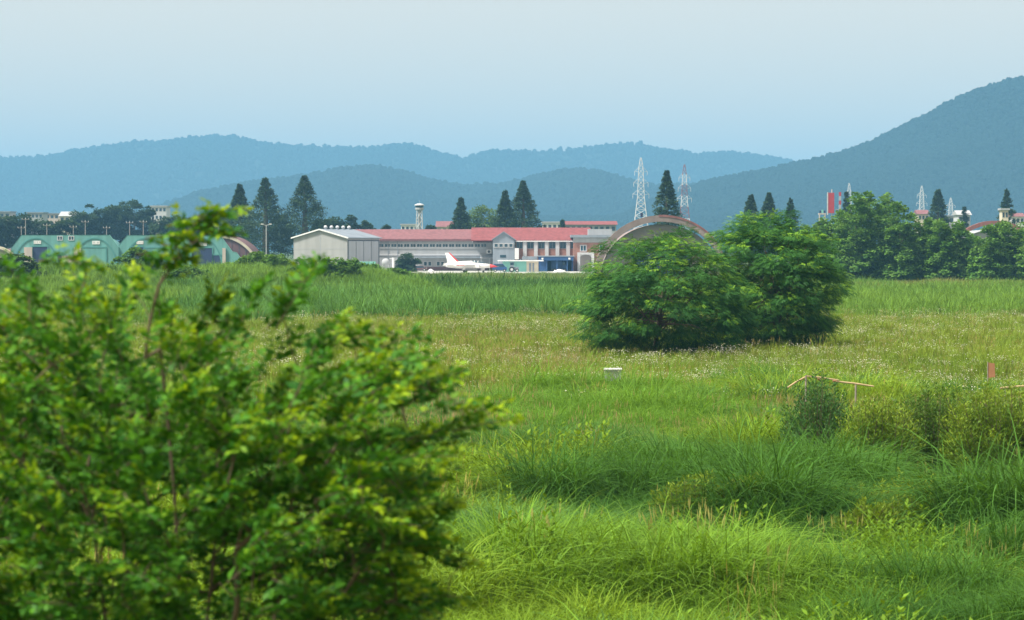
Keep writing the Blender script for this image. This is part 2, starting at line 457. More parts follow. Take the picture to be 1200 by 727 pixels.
def proto_mesh(name, v, f, shade, material):
    me = bpy.data.meshes.new(name); v = np.asarray(v, np.float32); f = np.asarray(f, np.int32)
    me.vertices.add(len(v)); me.vertices.foreach_set('co', v.ravel())
    me.loops.add(f.size); me.loops.foreach_set('vertex_index', f.ravel())
    me.polygons.add(len(f)); me.polygons.foreach_set('loop_start', np.arange(len(f), dtype=np.int32) * f.shape[1])
    me.polygons.foreach_set('loop_total', np.full(len(f), f.shape[1], np.int32)); me.update(calc_edges=True)
    a = me.color_attributes.new('shade', 'FLOAT_COLOR', 'POINT')
    a.data.foreach_set('color', np.c_[shade, np.ones(len(shade))].astype(np.float32).ravel())
    me.materials.append(material)
    return me

# hill canopy: irregular crowns
def crown_proto(seed):
    import bmesh
    bm = bmesh.new(); bmesh.ops.create_icosphere(bm, subdivisions=2, radius=1)
    r = np.random.default_rng(seed); co = np.array([v.co for v in bm.verts]); fa = np.array([[v.index for v in f.verts] for f in bm.faces]); bm.free()
    co = co * (1 + (r.random((len(co), 1)) - .5) * .5) * np.array([1, 1, .85 + .4 * r.random()]) + np.array([0, 0, .45])
    return proto_mesh('canopy', co, fa, np.repeat((.85 + .3 * r.random((len(co), 1))), 3, 1), M['blade'])
cps = [crown_proto(s) for s in range(5)]
pp = np.concatenate([c for c, s in canopy]); ss = np.concatenate([np.full(len(c), s, float) for c, s in canopy])
ss = ss * (.6 + .8 * RNG.random(len(ss)))
k = RNG.random((len(pp), 1)) * .6 + .4 * fbm(pp[:, 0], pp[:, 1], 180, 4)[:, None]
gn_scatter('hill_forest', pp, RNG.integers(0, 5, len(pp)), np.c_[np.zeros((len(pp), 2)), RNG.random(len(pp)) * 6.28], np.c_[ss, ss, ss * (.8 + .6 * RNG.random(len(pp)))],
           np.array([.008, .022, .014]) * (1 - k) + np.array([.016, .036, .02]) * k, cps, M['blade'])
bpy.data.objects['hill_forest']['label'] = 'dense dark green woodland covering the distant hills'
bpy.data.objects['hill_forest']['category'] = 'forest'

# ---- grass plants
def blades(n, h, spread, w, lean, seg, seed, curl=.6, hvar=.35, base0=0.0):
    """a tuft of n curved blades"""
    r = np.random.default_rng(seed)
    a = r.random(n) * 6.283; rad = np.sqrt(r.random(n)) * spread
    p0 = np.stack([np.cos(a) * rad, np.sin(a) * rad, np.zeros(n)], -1)
    az = a + (r.random(n) - .5) * 2.5; d = np.stack([np.cos(az), np.sin(az), np.zeros(n)], -1)
    H = h * (1 - hvar + 2 * hvar * r.random(n)); ln = lean * (.3 + 1.1 * r.random(n)); cu = curl * (.2 + r.random(n) * 1.2)
    side = np.stack([-np.sin(az), np.cos(az), np.zeros(n)], -1)
    side = nrm(side + (r.random((n, 3)) - .5) * .7)
    V = []
    for i in range(seg + 1):
        t = i / seg
        p = p0 + d * (H * (ln * t + cu * t ** 3 * .6))[:, None] + np.array([0, 0, 1.]) * (H * (t - cu * .42 * t ** 3))[:, None]
        ww = w * (1 - t ** 1.8) * (.55 + .9 * min(t * 2.5, 1)) * .5
        V.append(p - side * ww); V.append(p + side * ww)
    V = np.stack(V, 1); m = V.shape[1]
    q = np.array([[2 * i, 2 * i + 1, 2 * i + 3, 2 * i + 2] for i in range(seg)])
    F = (np.arange(n)[:, None, None] * m + q[None]).reshape(-1, 4)
    sh = np.repeat(.65 + .7 * r.random(n), m)
    return V.reshape(-1, 3), F, np.stack([sh, sh, sh], -1)
def merge(*parts):
    V, F, S = [], [], []; k = 0
    for v, f, s in parts: V.append(v); F.append(f + k); S.append(s); k += len(v)
    return np.concatenate(V), np.concatenate(F), np.concatenate(S)
def forb(n, h, spread, leaf, seed, per=12):
    """upright leafy weed stems"""
    r = np.random.default_rng(seed); cen = []; ax = []; st = []
    for i in range(n):
        b = np.array([r.normal() * spread, r.normal() * spread, 0]); H = h * (.6 + .6 * r.random()); ln = (r.random(2) - .5) * .4
        for j in range(per):
            t = .25 + .75 * (j + r.random()) / per; a = r.random() * 6.28
            cen.append(b + np.array([ln[0] * t * H, ln[1] * t * H, t * H])); ax.append([math.cos(a), math.sin(a), .35 + .6 * t])
        st.append((b, b + np.array([ln[0] * H, ln[1] * H, H])))
    cen = np.array(cen); ax = np.array(ax)
    sh = np.repeat((.6 + .7 * r.random(len(cen)))[:, None], 3, 1)
    v, f, c = leaves(cen, ax, np.array([[0, 0, 1.]]) + (r.random(ax.shape) - .5) * .6, leaf * (.7 + .6 * r.random(len(cen))), leaf * .42, sh)
    return v, f, c
def plumes(n, h, spread, w, seed, ln=.3, tan=(2.0, 1.35, 2.2)):
    """straw-coloured seed heads on thin stalks"""
    r = np.random.default_rng(seed); V = []; F = []; S = []; k = 0
    for i in range(n):
        b = np.array([r.normal() * spread, r.normal() * spread, 0]); H = h * (.8 + .4 * r.random()); lx, ly = (r.random(2) - .5) * .35 * H
        for (t0, t1, ww) in ((0, .8, .006), (.78, 1.0, w)):
            a = b + np.array([lx * t0, ly * t0, H * t0]); c = b + np.array([lx * t1, ly * t1, H * t1]); m = (a + c) / 2
            s = np.array([math.cos(i * 2.4), math.sin(i * 2.4), 0]) * ww
            V += [a, m + s, c, m - s]; F.append([k, k + 1, k + 2, k + 3]); S += [list(tan)] * 4; k += 4
    return np.array(V), np.array(F), np.array(S, float)
def flowers(n, h, spread, d, seed):
    r = np.random.default_rng(seed); V = []; F = []; S = []; k = 0
    for i in range(n):
        b = np.array([r.normal() * spread, r.normal() * spread, h * (.85 + .3 * r.random())])
        t = np.array([r.normal() * .4, r.normal() * .4, 1]); t /= np.linalg.norm(t); e = np.cross(t, [1, .3, 0]); e /= np.linalg.norm(e); g = np.cross(t, e)
        for s in range(2):
            q = [b + (e * math.cos(x) + g * math.sin(x)) * d * (1, .8)[s] for x in (s * .8, 1.57 + s * .8, 3.14 + s * .8, 4.71 + s * .8)]
            V += q; F.append([k, k + 1, k + 2, k + 3]); S += [[4.2, 3.2, 13.0]] * 4; k += 4
    return np.array(V), np.array(F), np.array(S, float)

BL = M['blade']
GP = {
    'soft': [proto_mesh('soft_grass', *blades(74, .75, .34, .0125, .42, 5, s, 1.4), BL) for s in range(4)],
    'reed': [proto_mesh('reed_tuft', *blades(74, 1.2, .36, .017, .34, 5, 10 + s, 1.5), BL) for s in range(4)],
    'far': [proto_mesh('coarse_tuft', *blades(34, 1.0, .55, .035, .25, 3, 20 + s, .8), BL) for s in range(4)],
    'vfar': [proto_mesh('distant_tuft', *blades(30, 1.0, 1.0, .075, .25, 2, 30 + s, .7), BL) for s in range(4)],
    'straw': [proto_mesh('straw_tuft', *merge(blades(26, .9, .3, .014, .25, 4, 40 + s, .8), plumes(9, 1.45, .2, .012, s)), BL) for s in range(3)],
    'weed': [proto_mesh('leafy_weed', *merge(forb(12, .75, .22, .085, 50 + s, 14)), BL) for s in range(3)],
    'flower': [proto_mesh('flower_stems', *merge(blades(16, .8, .4, .02, .2, 3, 60 + s, .5), flowers(16, .95, .38, .03, s)), BL) for s in range(3)],
}
# patches: (px x0, x1, D0, D1, kind, height factor, colour a, colour b, feather)
LIGHT = ((.105, .235, .022), (.20, .345, .045)); REEDD = ((.045, .135, .022), (.10, .225, .035)); REEDB = ((.075, .185, .042), (.145, .29, .07))
BRIGHT = ((.085, .21, .02), (.17, .32, .04)); MEAD = ((.125, .215, .02), (.23, .305, .045)); STRAW = ((.16, .21, .05), (.27, .28, .10))
FARG = ((.095, .205, .03), (.175, .30, .045)); MOWN = ((.14, .21, .055), (.20, .26, .08)); YEL = ((.13, .20, .02), (.22, .28, .03))
PATCH = [
    (-400, 1600, 36, 62, 'soft', 1.0, *LIGHT), (-400, 1600, 62, 120, 'soft', .85, *BRIGHT),
    (-400, 1600, 108, 255, 'far', .62, *MEAD), (-400, 1600, 240, 470, 'far', 1.1, *FARG), (-400, 1600, 440, 640, 'vfar', .55, *MOWN),
    (640, 1085, 61, 67.5, 'reed', .95, *REEDD), (590, 870, 94, 102, 'reed', .8, *BRIGHT), (480, 900, 76, 86, 'reed', .55, *REEDB),
    (900, 1300, 61, 73, 'soft', .55, *BRIGHT), (640, 1060, 61, 67, 'reed', .95, *REEDD), (500, 660, 84, 98, 'straw', .8, *STRAW),
    (1100, 1260, 50, 55, 'straw', .95, *LIGHT), (1085, 1300, 52, 60, 'reed', .95, *REEDD), (990, 1110, 55.5, 60, 'weed', 1.0, *YEL),
    (770, 910, 57, 60.5, 'weed', .8, *YEL), (230, 700, 240, 340, 'far', 1.45, (.07, .18, .04), (.135, .27, .06)), (440, 760, 330, 430, 'far', 1.0, *FARG),
    (560, 700, 128, 150, 'straw', .6, *STRAW), (380, 640, 150, 195, 'straw', .5, *STRAW), (500, 760, 360, 400, 'vfar', 1.35, (.055, .14, .03), (.09, .19, .04)),
    (1000, 1400, 395, 470, 'vfar', .8, *STRAW),
    # the last four are used by the mosaic only
    (0, 0, 1, 0, 'reed', .72, *REEDD), (0, 0, 1, 0, 'reed', .6, *REEDB), (0, 0, 1, 0, 'straw', .75, *STRAW), (0, 0, 1, 0, 'soft', 1.25, (.15, .27, .02), (.24, .36, .04)),
]
def field():
    r = np.random.default_rng(77); out = {k: [] for k in GP}
    for D0, D1, dens in ((36, 70, 6.5), (70, 120, 5.0), (120, 250, 2.6), (250, 460, .95), (460, 642, .42)):
        W1 = .23 * D1 + 7; n = int(2 * W1 * (D1 - D0) * dens)
        x = (r.random(n) * 2 - 1) * W1; y = D0 + r.random(n) * (D1 - D0)
        k = np.abs(x) < .23 * y + 7; x, y = x[k], y[k]; n = len(x)
        u = 600 + x / y * FPX + (fbm(x, y, 6, 8) - .5) * 90 + (fbm(x, y, 25, 18) - .5) * 160
        w = y * (1 + (fbm(x, y, 9, 5) - .5) * .16 + (fbm(x, y, .25 * y.mean(), 15, 3) - .5) * .34) + r.normal(size=n) * y * (.006 if D1 < 110 else .035)
        pi = np.zeros(n, int)
        for j, p in enumerate(PATCH):
            sel = (u > p[0]) & (u < p[1]) & (w > p[2]) & (w < p[3])
            if p[4] == 'straw': sel &= (fbm(x, y, 5, 12) > .48) & (r.random(n) < .45)
            if p[4] == 'weed': sel &= r.random(n) < .6
            pi[sel] = j
        # loose mosaic of reed tufts in the near field
        mo = fbm(x * .55, y, 6.5, 91, 3) + r.normal(size=n) * .015; mo2 = fbm(x * .6, y, 5, 97, 3); nf = (y > 38) & (y < 122) & (pi < 2)
        pi[nf & (mo > .575)] = len(PATCH) - 4; pi[nf & (mo < .405)] = len(PATCH) - 3; pi[nf & (mo2 > .60) & (y > 75) & (r.random(n) < .35)] = len(PATCH) - 2; pi[nf & (mo2 < .34)] = len(PATCH) - 1
        lump = .6 * fbm(x, y, 4.5, 21, 3) + .4 * vnoise(x, y, max(1.3, .012 * D0), 71); big = fbm(x, y, 18, 33, 3)
        for j, p in enumerate(PATCH):
            s = pi == j
            if not s.any(): continue
            c = np.clip(.9 * big[s] + .8 * lump[s] - .5 + .45 * (r.random(s.sum()) - .3), 0, 1)[:, None]
            col = np.array(p[6]) * (1 - c) + np.array(p[7]) * c
            hf = p[5] * (.25 + 1.5 * lump[s]) * (.65 + .7 * r.random(s.sum()))
            if p[3] < 125 or p[3] == 0 or p[2] < 100: hf = hf * (.45 + 1.1 * vnoise(x[s] * .6, y[s], 2.4, 131))
            if p[4] == 'straw': hf = np.minimum(hf, .75)
            ws = np.where(hf > .8, hf, .5 * hf + .4)
            kind = np.array([p[4]] * s.sum(), dtype=object)
            # scattered companions
            q = r.random(s.sum()); yy = y[s]
            st = fbm(x[s], y[s], 12, 55, 3)
            if p[4] == 'far' and p[2] < 200:
                kind[(q < .10) | ((st > .56) & (q < .45))] = 'flower'
                kind[(q > .93)] = 'straw'
            if p[4] == 'soft': kind[(q < .05) | ((st > .55) & (q < .30))] = 'weed'; kind[(q > .985) | ((st < .40) & (q > .90))] = 'straw'
            for kk in set(kind):
                z = kind == kk
                if kk == 'straw': hf = np.where(z, np.minimum(hf, .8), hf)
                out[kk].append(np.c_[x[s][z], y[s][z], terrain(x[s][z], y[s][z]) - .03, hf[z], ws[z], col[z] * (np.array([.1, .17, .035]) / .12 if False else 1)])
    NAMES = {'soft': ('soft_grass', 'soft light green grass across the near field'), 'reed': ('reed_bed', 'tall green reeds in banks across the field'),
             'far': ('meadow_grass', 'yellow green meadow grass around the two leafy trees'), 'vfar': ('short_grass', 'short pale grass in front of the airfield apron'),
             'straw': ('straw_grass', 'dry straw coloured grass with seed heads'), 'weed': ('leafy_weeds', 'yellow green leafy weeds among the grass'),
             'flower': ('white_wildflowers', 'white wildflowers speckled over the meadow')}
    for kk, lst in out.items():
        if not lst: continue
        a = np.concatenate(lst); n = len(a)
        rot = np.c_[(r.random((n, 2)) - .5) * .25, r.random(n) * 6.28]
        t = a[:, 5:8]
        if kk == 'weed': t = .6 * t + .4 * np.array([.17, .27, .02])
        if kk == 'straw': t = .55 * t + .45 * np.array([.19, .19, .07])
        if kk == 'flower': t = np.tile(np.array([.16, .21, .05]), (n, 1)) * (.8 + .4 * r.random((n, 1)))
        o = gn_scatter(NAMES[kk][0], a[:, :3], r.integers(0, len(GP[kk]), n), rot, np.c_[a[:, 4], a[:, 4], a[:, 3]], t, GP[kk], BL)
        o['label'] = NAMES[kk][1]; o['category'] = 'grass' if kk not in ('weed', 'flower') else ('weeds' if kk == 'weed' else 'wildflowers')
field()

# ================================================================== BUILDINGS AND AIRFIELD
M['teal'] = mat('teal_cladding', (.135, .33, .31), .6, .16, .35, streak=True)
M['teal_trim'] = mat('dark_teal_trim', (.09, .27, .26), .6, .1, .5)
M['navy'] = mat('dark_navy_door', (.03, .045, .11), .6, .2, .4)
M['beige'] = mat('beige_concrete', (.52, .45, .40), .8, .14, .4, streak=True)
M['cream'] = mat('cream_plaster', (.62, .56, .44), .8, .1, .4)
M['rust'] = mat('rust_brown_roof', (.25, .11, .10), .75, .22, .4, streak=True)
M['maroon'] = mat('faded_maroon_roof', (.17, .095, .10), .7, .18, .35)
M['rose'] = mat('faded_red_metal_roof', (.21, .09, .10), .55, .22, .5, streak=True)
M['redroof'] = mat('red_metal_roof', (.215, .06, .065), .55, .22, .5, streak=True)
M['ware'] = mat('pale_metal_siding', (.36, .36, .36), .55, .10, .3, streak=True)
M['waregrey'] = mat('grey_metal_siding', (.40, .42, .46), .55, .08, .3, streak=True)
M['seam'] = mat('dark_seam', (.10, .11, .14), .7, .1, 1)
M['greyroof'] = mat('blue_grey_roof', (.22, .26, .31), .6, .12, .3)
M['wallgrey'] = mat('pale_grey_wall', (.38, .395, .41), .75, .10, .4, streak=True)
M['bluegrey'] = mat('blue_grey_wall', (.25, .29, .34), .75, .12, .4, streak=True)
M['brick'] = mat('red_brick', (.32, .165, .13), .85, .2, 1.2)
M['glass'] = mat('window_glass', (.03, .07, .10), .12, .3, .5, spec=.6)
M['frame'] = mat('white_window_frame', (.55, .56, .58), .5, .05, 1)
M['blue'] = mat('blue_paint', (.03, .085, .22), .5, .15, .5)
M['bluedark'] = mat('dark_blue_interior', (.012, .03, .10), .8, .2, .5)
M['tealpale'] = mat('pale_teal_panel', (.22, .52, .45), .6, .1, .4)
M['rubber'] = mat('black_rubber', (.025, .025, .025), .8, .1, 2)
M['jetwhite'] = mat('aircraft_white', (.82, .81, .79), .35, .04, .6, spec=.5)
M['jetred'] = mat('aircraft_red', (.62, .035, .04), .35, .06, .6, spec=.5)
M['jetgrey'] = mat('aircraft_grey', (.38, .37, .36), .5, .1, 1)
M['canopy'] = mat('canopy_glass', (.05, .08, .10), .08, .1, 1, spec=.8)
M['concretewall'] = mat('weathered_concrete', (.40, .36, .34), .9, .18, .35, streak=True)
M['shelter_skin'] = mat('shelter_mottled', (.24, .19, .18), .9, .35, .28)
M['shelter_end'] = mat('shelter_end_wall', (.30, .26, .25), .9, .28, .22)
M['wood'] = mat('weathered_pole_wood', (.30, .26, .22), .9, .2, 3)
M['bamboo'] = mat('pale_bamboo', (.42, .31, .17), .7, .2, 3)

def pxbox(x0, x1, y0, y1, D, depth, ground=False):
    a, b = P(x0, y0, D), P(x1, y1, D)
    return MB().box(a.x, b.x, D, D + depth, -.05 if ground else b.z, a.z)
def window(parent, x0, x1, y0, y1, D, frame=.10, mull=1, fm='frame'):
    """a framed window set on a wall facing the camera; D is the wall plane"""
    a, b = P(x0, y0, D), P(x1, y1, D)
    w = MB().box(a.x, b.x, D - .05, D + .05, b.z, a.z).build('window', M['glass'], parent)
    f = MB()
    f.box(a.x - frame, a.x, D - .11, D + .04, b.z - frame, a.z + frame).box(b.x, b.x + frame, D - .11, D + .04, b.z - frame, a.z + frame)
    f.box(a.x, b.x, D - .10, D + .04, a.z, a.z + frame).box(a.x, b.x, D - .10, D + .04, b.z - frame, b.z)
    for i in range(mull):
        x = a.x + (b.x - a.x) * (i + 1) / (mull + 1); f.box(x - frame * .4, x + frame * .4, D - .09, D + .02, b.z, a.z)
    f.build('frame', M[fm], w)
    return w

# ---- gable-ended pale warehouse, turned so that its long side shows
def warehouse():
    D = 726; c = P(407, 291, D); ang = math.radians(23)
    sd = Vector((math.sin(ang), math.cos(ang), 0)); gd = Vector((-math.cos(ang), math.sin(ang), 0))
    o = Vector((c.x, D, 0)); W = 15.4; L = 19.0; E = PZ(279, D); R = PZ(270, D + 3)
    t = thing('warehouse', o, 'pale metal gabled warehouse with grey sliding doors and roof vents', 'warehouse')
    up = Vector((0, 0, 1)); n = -sd
    MB().prism([o, o + gd * W, o + gd * W + up * E, o + gd * W / 2 + up * R, o + up * E], sd * L).build('wall', M['ware'], t)
    ov = .5
    for s, e in ((0, 1), (1, 0)):
        a = o + gd * (-ov if s == 0 else W + ov) + up * (E - .12) - sd * ov; r = o + gd * W / 2 + up * (R + .12) - sd * ov
        MB().prism([a, r, r + up * .22, a + up * .22], sd * (L + 2 * ov)).build('roof_slope', M['greyroof'], t)
    fs = MB()
    for s in (0, 1):
        a = o + gd * (-ov if s == 0 else W + ov) + up * (E - .2) - sd * (ov + .08); r = o + gd * W / 2 + up * (R + .04) - sd * (ov + .08)
        fs.prism([a, r, r + up * .34, a + up * .34], sd * .07)
    fs.build('gable_trim', M['whitepaint'], t)
    # long side: sliding door leaves
    q = -gd
    for i in range(4):
        s0 = .6 + i * (L - 1.2) / 4; s1 = s0 + (L - 1.2) / 4 - .35
        MB().prism([o + sd * s0 + up * .1, o + sd * s1 + up * .1, o + sd * s1 + up * (E - .8), o + sd * s0 + up * (E - .8)], q * .12).build('door_leaf', M['waregrey'], t)
    MB().prism([o + sd * .2, o + sd * (L - .2), o + sd * (L - .2) + up * (E - .5), o + sd * .2 + up * (E - .5)], q * .04).build('door_track', M['seam'], t)
    # gable face: seams and two small windows
    for k in (.5,):
        s = MB(); a = o + gd * W * k
        s.prism([a - gd * .06, a + gd * .06, a + gd * .06 + up * (R - .4), a - gd * .06 + up * (R - .4)], n * .05); s.build('panel_joint', M['waregrey'], t)
    for z in (2.9, 5.8):
        a = o + up * z; MB().prism([a + gd * .1, a + gd * (W - .1), a + gd * (W - .1) + up * .06, a + gd * .1 + up * .06], n * .04).build('panel_joint', M['waregrey'], t)
    for k in (.32, .66):
        a = o + gd * W * k + up * 1.4
        w = MB().prism([a, a + gd * 1.1, a + gd * 1.1 + up * 1.2, a + up * 1.2], n * .06).build('window', M['glass'], t)
        f = MB()
        for (u0, u1, v0, v1) in ((-.12, 0, -.12, 1.32), (1.1, 1.22, -.12, 1.32), (0, 1.1, 1.2, 1.32), (0, 1.1, -.12, 0)):
            f.prism([a + gd * u0 + up * v0, a + gd * u1 + up * v0, a + gd * u1 + up * v1, a + gd * u0 + up * v1], n * .1)
        f.build('frame', M['frame'], w)
    # round roof vents along the ridge
    for i in range(5):
        p = o + gd * W / 2 + sd * (3 + i * 3.4) + up * (R + .25)
        rings = []
        for h, r in ((0, .25), (.25, .25), (.3, .4), (.55, .5), (.8, .42), (1.0, .2)):
            rings.append([p + Vector((math.cos(2 * math.pi * j / 12) * r, math.sin(2 * math.pi * j / 12) * r, h)) for j in range(12)])
        MB().loft(rings).build('roof_vent', M['frame'], t, True)
warehouse()

def gable_roof(x0, x1, De, Dr, yE, yR, th=.25):
    """two slopes parallel to the picture plane; returns builders front, back"""
    E = PZ(yE, De); R = PZ(yR, Dr)
    f = MB().prism([(x0, De - .5, E - .1), (x0, Dr, R), (x0, Dr, R + th), (x0, De - .5, E - .1 + th)], (x1 - x0, 0, 0))
    b = MB().prism([(x0, Dr, R), (x0, 2 * Dr - De + .5, E - .1), (x0, 2 * Dr - De + .5, E - .1 + th), (x0, Dr, R + th)], (x1 - x0, 0, 0))
    return f, b, E, R

# ---- long pale hall
def hall():
    D = 750; Dr = 757; x0, x1 = PX(398, D), PX(578, D)
    t = thing('hangar_hall', (x0, D, 0), 'long pale hall with faded red roof and band of clerestory windows behind the jet', 'building')
    f, b, E, R = gable_roof(x0, x1 + 3, D, Dr, 281, 270)
    f.build('roof_slope', M['rose'], t); b.build('roof_slope', M['rose'], t)
    MB().prism([(x0, D, -.05), (x0, 2 * Dr - D, -.05), (x0, 2 * Dr - D, E), (x0, Dr, R - .05), (x0, D, E)], (x1 - x0, 0, 0)).build('wall', M['wallgrey'], t)
    MB().box(x0, x1, D - .62, D - .42, E - .45, E - .12).build('eaves_gutter', M['maroon'], t)
    n = 17
    for i in range(n):
        a = 443 + i * 128 / n; window(t, a + .5, a + 128 / n - 1.1, 286.2, 289.6, D, .1, 1)
    MB().box(PX(442, D), PX(572, D), D - .18, D - .02, PZ(291.3, D), PZ(290.5, D)).build('sill_band', M['frame'], t)
    MB().box(PX(442, D), PX(572, D), D - .16, D - .02, PZ(299.6, D), PZ(298.0, D)).build('ledge', M['frame'], t)
    MB().box(PX(486, D), PX(578, D), D - 2.6, D - .02, PZ(302.4, D), PZ(300.8, D)).build('canopy', M['bluegrey'], t)
    MB().box(PX(486, D), PX(578, D), D - .22, D - .02, PZ(317, D), PZ(313, D)).build('plinth', M['maroon'], t)
    for a in (497, 502, 512, 517): window(t, a, a + 3.2, 307, 311.5, D, .12, 0)
    for a in (455, 466):
        MB().tube([(PX(a, D), D - .12, 0), (PX(a, D), D - .12, E - .2)], .09, 6).build('drainpipe', M['bluegrey'], t)
    u = MB().box(PX(570, D), PX(576, D), D - 1, D - .02, PZ(297.5, D), PZ(292.5, D)).build('air_unit', M['whitepaint'], t)
    MB().tube([(PX(573, D), D - 1.02, PZ(295, D)), (PX(573, D), D - 1.0, PZ(295, D))], .35, 10).build('fan', M['seam'], u)
    # open lean-to on the right end
    MB().prism([(PX(563, D), D - 3.5, PZ(303, D)), (PX(563, D), D - .1, PZ(299, D)), (PX(563, D), D - .1, PZ(298.4, D)), (PX(563, D), D - 3.5, PZ(302.4, D))], (PX(584, D) - PX(563, D), 0, 0)).build('lean_to_roof', M['wallgrey'], t)
    for a in (564, 574, 583): MB().tube([(PX(a, D), D - 3.3, 0), (PX(a, D), D - 3.3, PZ(303, D))], .08, 6).build('post', M['steel'], t)
hall()

# ---- gable bay between the two red-roofed buildings
def bay():
    D = 741; x0, x1 = PX(577.5, D), PX(603, D); E = PZ(281.5, D); R = PZ(272.5, D); L = 12
    t = thing('stair_block', (x0, D, 0), 'blue grey gabled stair block with a row of pale windows', 'building')
    xm = (x0 + x1) / 2
    MB().prism([(x0, D, -.05), (x1, D, -.05), (x1, D, E), (xm, D, R), (x0, D, E)], (0, L, 0)).build('wall', M['bluegrey'], t)
    for a, b in ((x0 - .3, xm), (x1 + .3, xm)):
        MB().prism([(a, D - .35, E - .1), (b, D - .35, R + .02), (b, D - .35, R + .26), (a, D - .35, E + .14)], (0, L, 0)).build('roof_slope', M['greyroof'], t)
    MB().box(x0 + .2, x1 - .2, D - .07, D - .01, PZ(290.8, D), PZ(285, D)).build('window_band', M['wallgrey'], t)
    for i in range(4): window(t, 579.5 + i * 5.8, 583.3 + i * 5.8, 286, 289.6, D - .08, .1, 0)
    MB().box(PX(603.3, D), PX(608, D), D - .3, D + 1, PZ(304, D), PZ(291, D)).build('white_pier', M['whitepaint'], t)
    w = MB().box(PX(586, D), PX(593, D), D - .06, D - .01, PZ(302, D), PZ(299, D)).build('window', M['glass'], t)
bay()

# ---- office block with white piers
def office():
    D = 744; Dr = 753; x0, x1 = PX(604, D), PX(672, D); xr0, xr1 = PX(552, D), PX(693, D)
    t = thing('office_block', (x0, D, 0), 'two storey office with red roof, white piers, dark windows and brick spandrels', 'building')
    f, b, E, R = gable_roof(xr0, xr1, D, Dr, 282.2, 268)
    f.build('roof_slope', M['redroof'], t); b.build('roof_slope', M['redroof'], t)
    MB().box(x0, x1 + 4, D, 2 * Dr - D, -.05, E).build('wall', M['brick'], t)
    MB().prism([(xr0 + .3, D + .5, E - .5), (xr0 + .3, 2 * Dr - D - .5, E - .5), (xr0 + .3, Dr, R - .3)], (x0 - xr0 + 1, 0, 0)).build('gable_end', M['wallgrey'], t)
    MB().box(x0, x1, D - .62, D - .42, E - .28, E - .02).build('eaves_gutter', M['whitepaint'], t)
    xs = [605, 617.8, 630.7, 643.5, 656, 668.5]
    for a in xs:
        window(t, a + .4, a + (7.2 if a < 668 else 3.3), 284.2, 291.2, D, .08, 1, 'bluegrey')
    for a in xs[1:]:
        MB().box(PX(a - 4.9, D), PX(a - .6, D), D - .35, D - .01, PZ(300.5, D), PZ(283, D)).build('pier', M['frame'], t)
    for i in range(5):
        window(t, 607 + i * 12.8, 612.5 + i * 12.8, 304, 311, D, .08, 1, 'bluegrey')
office()

# ---- brick annex with white portal
def annex():
    D = 736; x0, x1 = PX(672.5, D), PX(718, D); H = PZ(278.5, D)
    t = thing('brick_annex', (x0, D, 0), 'flat roofed red brick annex with grey fascia and white arched portal', 'building')
    MB().box(x0, x1, D, D + 13, -.05, PZ(284.5, D)).build('wall', M['brick'], t)
    MB().box(x0 - .1, x1 + .1, D - .12, D + 13.1, PZ(284.4, D), H).build('fascia', M['wallgrey'], t)
    MB().box(x0 - .8, x1 + .5, D - .9, D + 13.5, H + .01, PZ(275.5, D)).build('roof_slab', M['bluegrey'], t)
    MB().box(PX(690, D), x1, D + 5, D + 12, PZ(275.4, D), PZ(268.5, D)).build('roof_house', M['wallgrey'], t)
    window(t, 680.5, 686.5, 288, 294, D, .18, 1)
    window(t, 703, 709, 288, 294, D, .18, 1)
    # portal: frame with arched opening
    a, b = PX(676.5, D), PX(696, D); zt = PZ(296, D); y = D - 2.2
    p = MB(); w = .7
    p.box(a, a + w, y, D - .02, -.05, zt).box(b - w, b, y, D - .02, -.05, zt).box(a + w, b - w, y, D - .02, zt - .55, zt)
    xm = (a + b) / 2; r = (b - a) / 2 - w; zc = zt - .55 - r * .55
    for s in (-1, 1):
        pts = [(xm + s * r, y + .1, zt - .56)] + [(xm + s * r * math.cos(k), y + .1, zc + r * .54 * math.sin(k)) for k in np.linspace(0, math.pi / 2, 8)]
        p.prism(pts if s > 0 else pts[::-1], (0, 1.9, 0))
    p.build('portal', M['frame'], t)
    MB().box(a + w, b - w, D - .3, D - .03, -.02, zt - .6).build('door', M['concretewall'], t)
annex()

def shed():
    D = 719
    t = thing('small_shed', (PX(590, D), D, 0), 'low teal and cream shed with flat roof beside the blue garage', 'shed')
    zr = PZ(306.4, D)
    MB().box(PX(589, D), PX(617, D), D, D + 5, -.02, zr).build('wall', M['tealpale'], t)
    MB().box(PX(617, D) + .01, PX(631, D), D - .05, D + 5, -.02, zr).build('wall', M['cream'], t)
    MB().box(PX(583, D), PX(637, D), D - .9, D + 5.3, zr + .01, zr + .28).build('roof', M['whitepaint'], t)
    d = MB().box(PX(620, D), PX(622.5, D), D - .1, D - .04, 0, PZ(308.5, D)).build('door', M['bluegrey'], t)
    d = MB().box(PX(624, D), PX(626, D), D - .1, D - .04, 0, PZ(308.5, D)).build('door', M['bluegrey'], t)
    MB().box(PX(584, D), PX(584.7, D), D - .7, D - .55, 0, zr).build('post', M['steel'], t)
shed()

